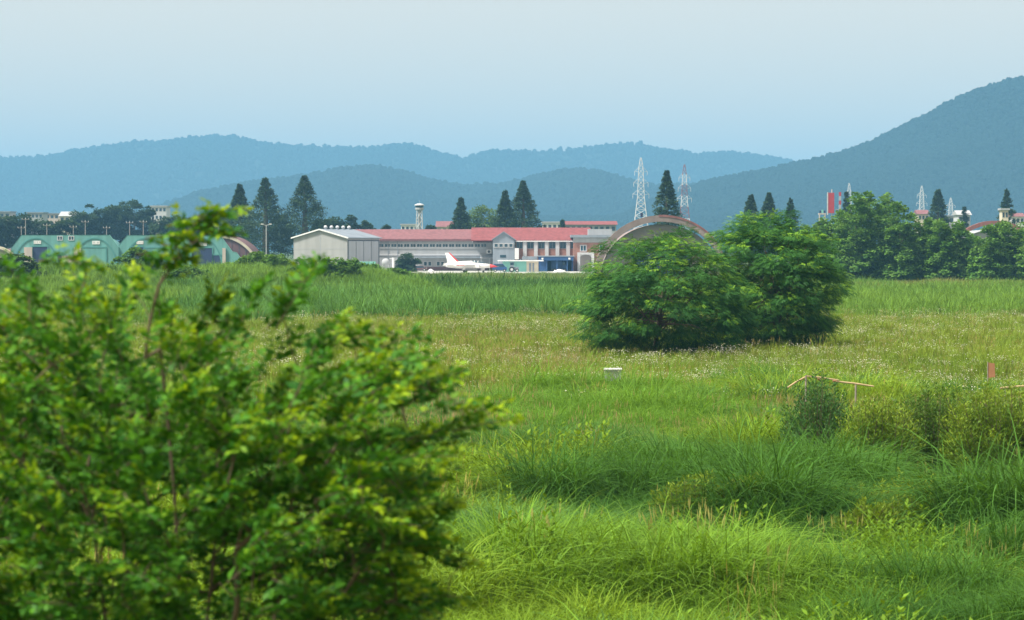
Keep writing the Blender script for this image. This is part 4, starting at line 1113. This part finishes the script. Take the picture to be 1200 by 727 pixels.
block(1186, 1200, 254, 900, 'low white house right of the cream tower block', 'whitepaint', 'rose', 1, 3, True, 10, 1.2)
block(1095, 1118, 254, 1000, 'pale grey low shed behind the tree row', 'wallgrey', 'greyroof', 1, 4)

# ================================================================== CONIFERS AND FAR TREES
def conifer(px, top, hw, D, label, group=None, seed=1, n=8500, tone=1.0, leaf=.55):
    rng = np.random.default_rng(seed); x = PX(px, D); H = PZ(top, D); R = hw * 2.25 * D / FPX
    t = thing('conifer_tree', (x, D, 0), label, 'tree', group)
    MB().tube([(x, D, -.1), (x + .1, D, H * .5), (x, D, H * .985)], [R * .10, R * .06, .03], 8).build('trunk', M['bark'], t)
    nb = n // 28; h = .06 + .94 * rng.random(nb) ** .85; az = rng.random(nb) * 6.283
    L = R * np.clip((1 - h) * 1.05 + .015, .03, .62) * (.7 + .4 * rng.random(nb)) * (.86 + .28 * vnoise(h * H, az * 3, 2.2, seed))
    k = np.repeat(np.arange(nb), 28); s = rng.random(len(k)) ** .45
    d = np.stack([np.cos(az[k]), np.sin(az[k]), 0 * s], -1)
    rise = .32 * s - .15 * s * s
    pos = np.array([x, D, 0]) + d * (L[k] * s)[:, None] + np.stack([0 * s, 0 * s, h[k] * H + L[k] * rise], -1) + rng.normal(size=(len(k), 3)) * np.array([.22, .22, .16]) * (.25 + L[k] / 4)[:, None]
    ax = d + rng.normal(size=d.shape) * .6 + np.array([0, 0, .1]); nor = np.array([0, 0, 1.]) + rng.normal(size=d.shape) * .5
    kk = (.5 * rng.random(nb)[k] + .5 * rng.random(len(k)))[:, None]
    col = (np.array([.022, .055, .022]) * (1 - kk) + np.array([.06, .115, .038]) * kk) * tone
    v, f, c = leaves(pos, ax, nor, leaf * (.6 + .8 * rng.random(len(k))), leaf * .5, col)
    np_mesh('crown', v, f, 4, M['conifer'], t, c, (x, D, 0))
for i, (px, top, hw, D, lab, g) in enumerate([
    (281, 217, 17, 800, 'slender dark conifer, left of three behind the warehouse', None), (311, 210, 23, 790, 'broad dark conifer in the middle of three by the lamp post', None),
    (357, 207, 24, 795, 'tall pointed dark conifer right behind the pale warehouse', None), (540, 233, 13, 800, 'small pointed conifer behind the hall roof left of the round bright tree', None),
    (592, 225, 14, 790, 'narrow conifer leaning against the taller one behind the office roof', None), (613, 213, 19, 790, 'tall conifer right of the round bright tree behind the office', None),
    (781, 201, 16, 640, 'lone pointed conifer rising above the arched shelter between two pylons', None),
    (880, 229, 14, 700, 'dark conifer tip above the leafy trees', 'conifer tips above the leafy trees'), (901, 227, 14, 700, 'dark conifer tip above the leafy trees', 'conifer tips above the leafy trees'),
    (926, 234, 11, 700, 'dark conifer tip above the leafy trees', 'conifer tips above the leafy trees'), (1099, 223, 14, 800, 'dark conifer above the tree row beside the distant pylon', None),
    (1180, 223, 12, 800, 'narrow dark conifer behind the cream tower block', None), (992, 226, 7, 800, 'small dark conifer tip beside the red board', None), (1130, 244, 5, 900, 'tiny conifer tip above the white slanted roof', None),
    (659, 259, 5, 880, 'tiny conifer tip behind the office roof', None)]):
    conifer(px, top, hw, D, lab, g, 100 + i, 12000 if hw > 12 else 6000, leaf=.6 if D > 700 else .5)

DARKC = [(.025, .06, .03), (.06, .11, .045)]; MIDC = [(.04, .10, .025), (.11, .2, .035)]
def far_tree(px, top, base, hw, D, lab, group, seed, cols=DARKC, rag=.2, nb=70, per=60, leaf=.6):
    R = hw * D / FPX
    bushy('leafy_tree', blob(px, top, base, hw, seed, rag=rag), D, lab, 'tree', group, nb, per, None, R * .32, leaf, .55, cols, seed=seed, r0=.3, flat=.6)
r_ = random.Random(5)
for i, (px, top, hw) in enumerate([(92, 248, 13), (104, 241, 13), (118, 242, 12), (131, 240, 12), (144, 237, 13), (158, 236, 14), (170, 241, 11)]):
    far_tree(px, top, 285, hw, 1000 + i * 6, 'tall dark tree in the grove behind the teal hangars', 'grove behind the teal hangars', 200 + i, leaf=.8)
for i, (px, top, hw) in enumerate([(-10, 252, 16), (8, 254, 14), (24, 250, 15), (44, 257, 15), (62, 259, 14), (80, 258, 13), (190, 256, 14), (206, 254, 14), (222, 256, 14), (240, 252, 14), (262, 250, 16), (330, 255, 14)]):
    far_tree(px, top, 290, hw, 880 + i * 4, 'low dark tree behind the teal hangars and poles', 'low trees behind the teal hangars', 220 + i, leaf=.7)
for i, (px, top, hw) in enumerate([(390, 254, 14), (411, 253, 9), (430, 260, 9), (452, 266, 8), (505, 265, 9), (376, 258, 10)]):
    far_tree(px, top, 292, hw, 840, 'small dark tree showing over the hall roof', 'small trees over the hall roof', 240 + i, leaf=.6)
far_tree(566, 243, 290, 21, 830, 'round bright green tree behind the red office roof', None, 250, [(.07, .14, .03), (.16, .25, .05)], nb=90)
far_tree(478, 298, 320, 12, 716, 'small round tree standing in front of the hall', None, 251, DARKC, .1, 60, 70, .35)

# ---- dense tree row on the right
ROWC = [(.055, .16, .03), (.19, .36, .055)]
row = [(946, 262, 17), (964, 256, 18), (985, 245, 18), (1003, 226, 19), (1018, 224, 17), (1036, 226, 18), (1052, 235, 17), (1068, 250, 16), (1085, 255, 17), (1103, 258, 17), (1122, 262, 17), (1140, 272, 17), (1158, 262, 18), (1177, 258, 19), (1196, 262, 18), (1216, 256, 18), (1238, 260, 18), (1262, 256, 19)]
for i, (px, top, hw) in enumerate(row):
    hw *= 1.25; D = 470 + (i % 3) * 9 - (px > 1150) * 8; rr = np.random.default_rng(300 + i)
    b = 336
    poly = [(px + rr.normal() * 2, top), (px + hw * .45, top + 14), (px + hw * .8, top + 34), (px + hw * 1.05, top + 60), (px + hw, b - 14), (px + hw * .9, b), (px - hw * .9, b), (px - hw, b - 14), (px - hw * 1.05, top + 62), (px - hw * .75, top + 36), (px - hw * .4, top + 14)]
    bushy('feathery_tree', poly, D, 'feathery green tree in the dense row along the far side of the field', 'tree', 'dense tree row along the field', 190, 60, 3.2, .75, .34, .5, ROWC, seed=300 + i, r0=.12, flat=.7, droop=.1, tip=np.array([.12, .22, .04]))

# ---- the two leafy trees in the middle of the meadow
LEAFC = [(.022, .10, .026), (.085, .24, .04)]; TIP = np.array([.21, .40, .03])
bushy('locust_tree', [(684, 398), (677, 372), (680, 352), (694, 340), (696, 312), (708, 292), (722, 280), (748, 276), (768, 267), (790, 274), (812, 270), (836, 284), (852, 300), (866, 335), (880, 372), (868, 402), (832, 414), (780, 412), (735, 408), (705, 404)], 158,
      'broad leafy tree with drooping boughs, left of the pair in the meadow', 'tree', None, 300, 80, 3.6, .68, .27, .36, LEAFC, 4, TIP, 401, r0=.14, flat=.5, droop=.3, nlimb=40, shrink=.95, ragged=.22)
bushy('locust_tree', [(846, 318), (832, 300), (838, 276), (846, 262), (866, 266), (874, 250), (896, 246), (918, 256), (938, 258), (958, 274), (972, 290), (984, 318), (986, 342), (972, 352), (978, 378), (966, 402), (930, 414), (880, 416), (850, 404), (846, 360)], 164,
      'taller leafy tree with bright tips, right of the pair in the meadow', 'tree', None, 310, 80, 3.8, .68, .27, .36, LEAFC, 4, TIP, 402, r0=.16, flat=.5, droop=.3, nlimb=40, shrink=.95, ragged=.22)

# ---- shrubs on the dyke at the left and in the field
SHC = [(.05, .14, .025), (.14, .27, .04)]
for i, (px, top, b, hw, D, cols) in enumerate([(15, 300, 350, 36, 360, DARKC), (60, 308, 345, 26, 385, SHC), (165, 293, 340, 32, 372, SHC), (215, 312, 348, 26, 360, SHC), (110, 314, 342, 24, 390, SHC),
        (300, 298, 335, 26, 392, SHC), (325, 300, 338, 24, 380, SHC), (362, 303, 348, 26, 365, SHC), (398, 300, 350, 27, 360, SHC), (432, 312, 340, 24, 395, SHC), (465, 316, 338, 18, 400, SHC), (262, 311, 338, 24, 395, SHC), (-25, 306, 350, 25, 365, SHC)]):
    bushy('shrub', blob(px, top, b, hw, 500 + i, rag=.22), D, 'dark green broad shrub on the dyke before the wide teal hangar' if cols is DARKC else 'rounded fresh green shrub on the low dyke before the hangars', 'shrub', 'shrubs on the dyke before the hangars', 110, 50, 2.2, .65, .3, .5, cols, seed=500 + i, parts=('stem', 'foliage'), r0=.08, flat=.6, tip=np.array([.13, .24, .04]))
def field_shrub(poly_px, D, lab, cols, seed, leaf=.10, stems=150, per=95, th=.9, tip=None):
    """upright leafy stems of uneven height filling the outline"""
    rng = np.random.default_rng(seed); poly = pxpoly(poly_px, D); lo, hi = poly.min(0), poly.max(0); cols = np.array(cols)
    bx = float(poly[:, 0].mean()); b = np.array([bx, D, gz(bx, D)]); t = thing('field_shrub', b, lab, 'shrub')
    xs = lo[0] + (hi[0] - lo[0]) * rng.random(stems); tops = []
    for x in xs:
        zz = [p[1] + (q[1] - p[1]) * (x - p[0]) / (q[0] - p[0] + 1e-9) for p, q in zip(poly, np.roll(poly, -1, 0)) if (p[0] - x) * (q[0] - x) <= 0]
        tops.append(max(zz) if zz else hi[1])
    lines = []; C = []; A = []; K = []
    for x, z in zip(xs, tops):
        y = D + rng.normal() * th * .5; z = b[2] + max(.25, (z - b[2])) * (.42 + .7 * rng.random()) + .04
        s0 = np.array([bx + (x - bx) * .55, D + (y - D) * .5, b[2] - .03]); e = np.array([x + rng.normal() * .14, y, z]); m = (s0 + e) / 2 + rng.normal(size=3) * .06
        lines.append(([Vector(s0), Vector(m), Vector(e)], [.012, .008, .003])); tone = rng.random()
        n = int(per * (.6 + .6 * rng.random())); u = .25 + .78 * rng.random(n) ** .8
        p = ((1 - u) ** 2)[:, None] * s0 + (2 * u * (1 - u))[:, None] * m + (u * u)[:, None] * e
        az = rng.random(n) * 6.283; reach = (.22 + .16 * (hi[1] - lo[1])) * (1.15 - u) * rng.random(n)
        d = np.stack([np.cos(az), np.sin(az), 0 * az], -1); p = p + d * reach[:, None] + np.array([0, 0, 1]) * (reach * .5)[:, None]
        C.append(p); A.append(d + np.stack([0 * u, 0 * u, .5 + .9 * rng.random(n)], -1))
        k = np.clip(.5 * tone + .6 * rng.random(n) - .05, 0, 1)[:, None]; c = cols[0] * (1 - k) + cols[1] * k
        if tip is not None: c = np.where((u > .85)[:, None] & (rng.random((n, 1)) < .7), tip, c)
        K.append(c)
    tubes_mesh('stem', lines, M['bark'], t, 4)
    C = np.concatenate(C); v, f, col = leaves(C, np.concatenate(A), rng.normal(size=C.shape), leaf * (.6 + .7 * rng.random(len(C))), leaf * .3, np.concatenate(K))
    np_mesh('foliage', v, f, 4, M['leaf'], t, col, b)
field_shrub([(926, 560), (924, 500), (932, 474), (945, 458), (957, 453), (970, 460), (984, 478), (996, 500), (1000, 530), (1000, 575), (930, 575)], 74, 'dark blue green upright shrub beside the yellow green bush', [(.04, .12, .03), (.085, .20, .045)], 601, stems=170)
YC = [(.08, .16, .016), (.16, .27, .025)]
field_shrub([(985, 580), (984, 520), (998, 490), (1016, 476), (1040, 480), (1062, 490), (1075, 530), (1075, 590), (990, 590)], 71, 'yellow green field bush next to the dark upright shrub', YC, 602, tip=np.array([.22, .32, .03]), stems=260)
field_shrub([(1040, 590), (1040, 500), (1060, 478), (1090, 466), (1125, 472), (1150, 490), (1155, 590)], 72, 'olive green field bush between two yellower bushes', [(.055, .13, .018), (.12, .22, .028)], 603, stems=300)
field_shrub([(1110, 600), (1110, 505), (1130, 474), (1160, 462), (1195, 466), (1225, 480), (1250, 520), (1250, 600)], 70, 'large yellow green bush above the dry tall grass', YC, 604, tip=np.array([.22, .32, .03]), stems=330)
for i, (px, y, D, hw, hh) in enumerate([(800, 607, 58.6, 26, 16), (840, 602, 59, 30, 18), (880, 606, 58.8, 24, 15), (1015, 632, 56.5, 24, 17), (1052, 630, 56.8, 26, 18), (1085, 632, 57, 20, 16)]):
    field_shrub(blob(px, y - hh - 24, y + hh + 12, hw * 1.15, 620 + i), D, 'low yellow green leafy plant at the foot of the dark reeds', [(.13, .22, .02), (.24, .34, .03)], 620 + i, .11, 70, 34, .5)
for o in list(SC.objects):
    if o.get('label', '').startswith('low yellow green leafy plant'): o['group'] = 'leafy plants at the foot of the dark reeds'

# ---- small white marker box, bamboo rail, orange marker in the meadow
def small():
    D = 111; x0, x1 = PX(708, D), PX(729, D); zt = PZ(432, D); x = (x0 + x1) / 2; g = gz(x, D)
    t = thing('marker_box', (x, D, g), 'small white marker box standing in the meadow grass', 'marker box')
    MB().box(x0 + .03, x1 - .03, D, D + .4, zt - .5, zt - .06).build('body', M['wallgrey'], t)
    MB().box(x0, x1, D - .05, D + .45, zt - .055, zt).build('lid', M['whitepaint'], t)
    for a in (x0 + .08, x1 - .14): MB().box(a, a + .06, D + .15, D + .21, g - .1, zt - .51).build('leg', M['steel'], t)
    D = 102; t = thing('broken_bamboo_rail', (PX(945, D), D, gz(PX(945, D), D)), 'broken pale bamboo rail with orange tape above the field shrubs', 'rail')
    g = gz(PX(945, D), D)
    for a, b in (((922, 455), (944, 442)), ((944, 441), (983, 446)), ((976, 447), (1024, 453))):
        A, Bp = P(*a, D), P(*b, D); m = (A + Bp) / 2 + Vector((0, 0, .02)); A.y += .1 * (a[0] > 970)
        MB().tube([A, m, Bp], [.03, .035, .03], 8).build('bamboo_pole', M['bamboo'], t)
    MB().tube([(PX(944.5, D), D, g - .1), P(944.5, 440, D)], .035, 8).build('post', M['wood'], t)
    MB().tube([(PX(1003, D), D + .03, g - .1), P(1003, 450.5, D)], .035, 8).build('post', M['wood'], t)
    for a in (960, 978): MB().tube([P(a - 2, 444.5 + (a > 970) * 2, D), P(a + 2, 445 + (a > 970) * 2, D)], .045, 8).build('orange_tape', M['orange'], t)
    D = 102; t = thing('bamboo_rail', (PX(1185, D), D, gz(PX(1185, D), D)), 'short bamboo rail end beside the orange marker', 'rail')
    MB().tube([P(1172, 455, D), P(1230, 450, D)], .04, 8).build('bamboo_pole', M['bamboo'], t)
    for a, y in ((1178, 454.5), (1215, 451.3)): MB().tube([(PX(a, D), D + .05, gz(PX(a, D), D) - .1), P(a, y, D)], .03, 6).build('post', M['wood'], t)
    D = 112; x = PX(1161, D); g = gz(x, D); t = thing('orange_marker', (x, D, g), 'faded orange marker flag on a stake in the meadow', 'marker')
    MB().tube([(x - .1, D, g - .1), (x - .1, D, PZ(424, D))], .02, 6).build('stake', M['wood'], t)
    MB().prism([(x - .09, D, PZ(443, D)), (x + .2, D, PZ(442, D)), (x + .17, D, PZ(426, D)), (x - .09, D, PZ(425, D))], (0, .02, 0)).build('flag', M['orange'], t)
M['orange'] = mat('faded_orange', (.40, .19, .10), .7, .15, 3)
small()

# ================================================================== FOREGROUND TREE ON THE BANK
def near_tree():
    rng = np.random.default_rng(901); D0 = 13.0
    outline = [(-90, 760), (-100, 380), (-60, 330), (0, 345), (40, 318), (62, 305), (95, 322), (120, 330), (150, 305), (190, 312), (225, 330), (262, 352), (290, 385), (330, 372), (352, 352), (372, 372), (400, 392), (440, 398), (470, 402),
               (505, 418), (538, 450), (560, 470), (566, 492), (540, 520), (528, 560), (545, 605), (540, 640), (515, 690), (520, 760)]
    poly = pxpoly(outline, D0)
    poly = poly.mean(0) + (poly - poly.mean(0)) * .92; T = volume(poly, 1750, 1.4, rng, .2); T[:, 1] += D0
    py = YH + (EYE - T[:, 2]) / D0 * FPX
    keep = (rng.random(len(T)) < np.clip((py - 300) / 300, .15, .9)) & (vnoise(T[:, 0] * 100, T[:, 2] * 100 + T[:, 1] * 60, 19, 5) > .40)
    T = T[keep]
    # free leaders and sprays that stand out of the outline
    extra = [(205, 285), (216, 262), (228, 248), (250, 240), (268, 237), (262, 256), (240, 268), (188, 300), (275, 257), (105, 306), (75, 300), (300, 340), (345, 335), (355, 330), (395, 375), (405, 385), (470, 395), (478, 430), (520, 440), (555, 480), (575, 492), (535, 470),
             (500, 565), (520, 590), (540, 655), (525, 700), (20, 322), (330, 360), (430, 388), (222, 275), (232, 290)]
    extra = [(a - 14, b + 12) if b < 300 else (a, b) for a, b in extra]
    E = np.array([P(a, b, D0 + rng.normal() * .12) for a, b in extra])
    root = Vector((PX(215, D0), D0 + .1, gz(PX(215, D0), D0)))
    t = thing('bank_tree', root, 'blurred leafy young tree with yellow green shoot tips on the bank', 'tree')
    nodes = [np.array(root)]; par = [-1]; tips = []
    def grow(path, parent):
        for p in path: nodes.append(np.array(p)); par.append(parent); parent = len(nodes) - 1
        return parent
    for px, py, dd, bx in ((60, 470, .3, -.12), (150, 420, -.2, -.05), (185, 330, .05, 0), (260, 450, .4, .05), (350, 440, 0, .1), (430, 500, .3, .14), (300, 520, -.5, .12), (110, 560, -.5, -.1), (-10, 480, 0, -.2), (480, 560, -.2, .2)):
        e = np.array(P(px, py, D0 + dd)); b = np.array(root) + np.array([bx, dd * .2, 0])
        path = []
        for s in np.linspace(.12, 1, 9):
            p = b * (1 - s) + e * s; lat = (e - b) * np.array([1, 1, 0]); p = p - lat * .35 * s * (1 - s) * 1.6 + rng.normal(size=3) * .012
            path.append(p)
        grow(path, 0)
    # long leader with its curved tip
    lead = [P(x, y, D0) for x, y in ((170, 420), (176, 375), (186, 335), (198, 302), (214, 275), (236, 257), (262, 248))]
    k = int(np.argmin([np.linalg.norm(np.array(lead[0]) - n) for n in nodes])); grow(lead, k)
    ALL = np.concatenate([T, E]); order = np.argsort(np.linalg.norm((ALL - np.array(root)) * np.array([1, 1, 1.1]), axis=1))
    twigs = []
    for i in order:
        q = ALL[i]; N = np.array(nodes); d = np.linalg.norm(N - q, axis=1); rr = np.linalg.norm(N - np.array(root), axis=1); rq = np.linalg.norm(q - np.array(root))
        cost = d + 1.2 * np.maximum(0, rr - rq + .1) + .5 * np.maximum(0, N[:, 2] - q[2]); cost[0] += 1
        j = int(np.argmin(cost)); s = N[j]; L = d[j]
        if L < .03: continue
        pth = [s + (q - s) * u + np.array([0, 0, .10 * L * math.sin(u * math.pi)]) + rng.normal(size=3) * .01 * (u < 1) for u in np.linspace(0, 1, max(3, int(L / .09) + 2))[1:]]
        e = grow(pth, j); twigs.append((s, q))
    n = len(nodes); cnt = np.zeros(n); child = np.zeros(n, int)
    for i in range(1, n): child[par[i]] += 1
    for i in range(n - 1, 0, -1):
        if child[i] == 0: cnt[i] += 1
        cnt[par[i]] += cnt[i]
    rad = .0022 * np.maximum(cnt, 1) ** .47
    mb = MB()
    for i in range(1, n):
        a = min(rad[par[i]], rad[i] * 1.4); mb.tube([nodes[par[i]], nodes[i]], [a, rad[i]], 5, False)
    mb.build('trunk', M['bark'], t, True)
    cen, ax, nor, ln, col = [], [], [], [], []
    ctr = np.array(P(215, 620, D0)); G0, G1, Y = np.array([.022, .11, .016]), np.array([.10, .285, .022]), np.array([.36, .50, .012])
    def twig(s, e, nl, fresh):
        d = e - s; L = np.linalg.norm(d); d = d / max(L, 1e-6)
        side = np.cross(d, [0, 0, 1.]); side = side / max(np.linalg.norm(side), 1e-6); up = np.cross(side, d); roll = rng.normal() * .5
        sd = side * math.cos(roll) + up * math.sin(roll)
        for k in range(nl):
            u = (k + .7) / nl; sg = 1 if k % 2 else -1
            cen.append(s + d * L * u + rng.normal(size=3) * .004 - np.array([0, 0, .04 * L * u * u])); ax.append(sd * sg * 1.0 + d * (.75 + .4 * u) + rng.normal(size=3) * .22 + np.array([0, 0, -.12]))
            nor.append(up * .9 + rng.normal(size=3) * .45); sz = .066 * (.65 + .5 * rng.random()) * (1.05 - .35 * u); ln.append(sz)
            m = rng.random(); c = G0 * (1 - m) + G1 * m; f = np.clip(fresh * (u - .4) * 2.6, 0, 1) * (.5 + .5 * rng.random()); col.append(c * (1 - f) + Y * f)
    def spray(st, d, L, fr):
        """a flat arching spray: main twig with side twigs in two ranks"""
        hz = np.cross(d, [0, 0, 1.]); hz = hz / max(np.linalg.norm(hz), 1e-6); tw = rng.normal() * .35; upv = np.cross(hz, d); hz = hz * math.cos(tw) + upv * math.sin(tw)
        e = st + d * L - np.array([0, 0, .10 * L]); twig(st, e, int(8 + L * 22), fr)
        wood.append((st, (st + e) / 2 + np.array([0, 0, .02 * L]), e))
        n = int(3 + L * 12)
        for k in range(n):
            u = .12 + .75 * k / n; sg = 1 if k % 2 else -1; l2 = L * (.50 - .34 * u) * (.75 + .5 * rng.random())
            a = st + (e - st) * u; dd = d * .8 + hz * sg * .75 + rng.normal(size=3) * .12; dd = dd / np.linalg.norm(dd)
            twig(a, a + dd * l2, int(4 + l2 * 30), fr * .75)
    wood = []
    for s, q in twigs:
        o = q - ctr; o = o / np.linalg.norm(o); edge = np.clip((np.linalg.norm((q - ctr) * np.array([1, .6, 1])) - .45) / 1.0, 0, 1)
        fr = (.35 + .65 * edge) * (rng.random() < .30 + .5 * edge)
        d = o * np.array([1.1, .6, .55]) + rng.normal(size=3) * np.array([.25, .3, .16]) + np.array([.12, 0, .28]); d = d / np.linalg.norm(d)
        if q[2] > PZ(315, D0): d = np.array([.95, rng.normal() * .2, .12 + rng.normal() * .12]); d = d / np.linalg.norm(d)
        L = (.16 + .24 * rng.random()) * (.8 + .4 * edge) * (.5 if q[2] > PZ(315, D0) else 1); spray(q - d * L * .55, d, L, fr)
    lead = [np.array(p) for p in lead]
    for i in range(1, len(lead) - 1):
        for k in range(3):
            a = lead[i] + (lead[i + 1] - lead[i]) * rng.random(); dd = np.array([(-1) ** k * .7 + .4, rng.normal() * .3, .35 + rng.normal() * .2]); dd /= np.linalg.norm(dd)
            twig(a, a + dd * .12, 9, .9)
    twig(lead[-3], lead[-1] + np.array([.03, 0, 0]), 16, 1.0); twig(lead[-2], lead[-1] + np.array([.05, 0, .01]), 10, 1.0)
    twig(np.array(P(208, 300, D0)), np.array(P(270, 268, D0)), 14, .9)
    mb = MB()
    for w in wood: mb.tube(w, [.0032, .0024, .0012], 4, False)
    mb.build('twigs', M['bark'], t, True)
    ln = np.array(ln); v, f, c = leaves(np.array(cen), np.array(ax), np.array(nor), ln, ln * .52, np.array(col))
    np_mesh('crown', v, f, 4, M['leaf'], t, c, root)
    print('near tree leaves', len(ln), 'nodes', n)
near_tree()


# ------------------------------------------------------------------ haze over the whole valley
hz = B(-6600, 6600, -90, 13000, -8, 378).build('haze', None)
m = bpy.data.materials.new('haze_air'); m.use_nodes = True; t = m.node_tree
t.nodes.clear(); pv = t.nodes.new('ShaderNodeVolumePrincipled'); mo = t.nodes.new('ShaderNodeOutputMaterial')
pv.inputs['Color'].default_value = (.26, .63, 1.0, 1); pv.inputs['Density'].default_value = 1.55e-4; pv.inputs['Anisotropy'].default_value = 0.0
t.links.new(pv.outputs[0], mo.inputs['Volume']); hz.data.materials.append(m)
tag(hz, kind='stuff')
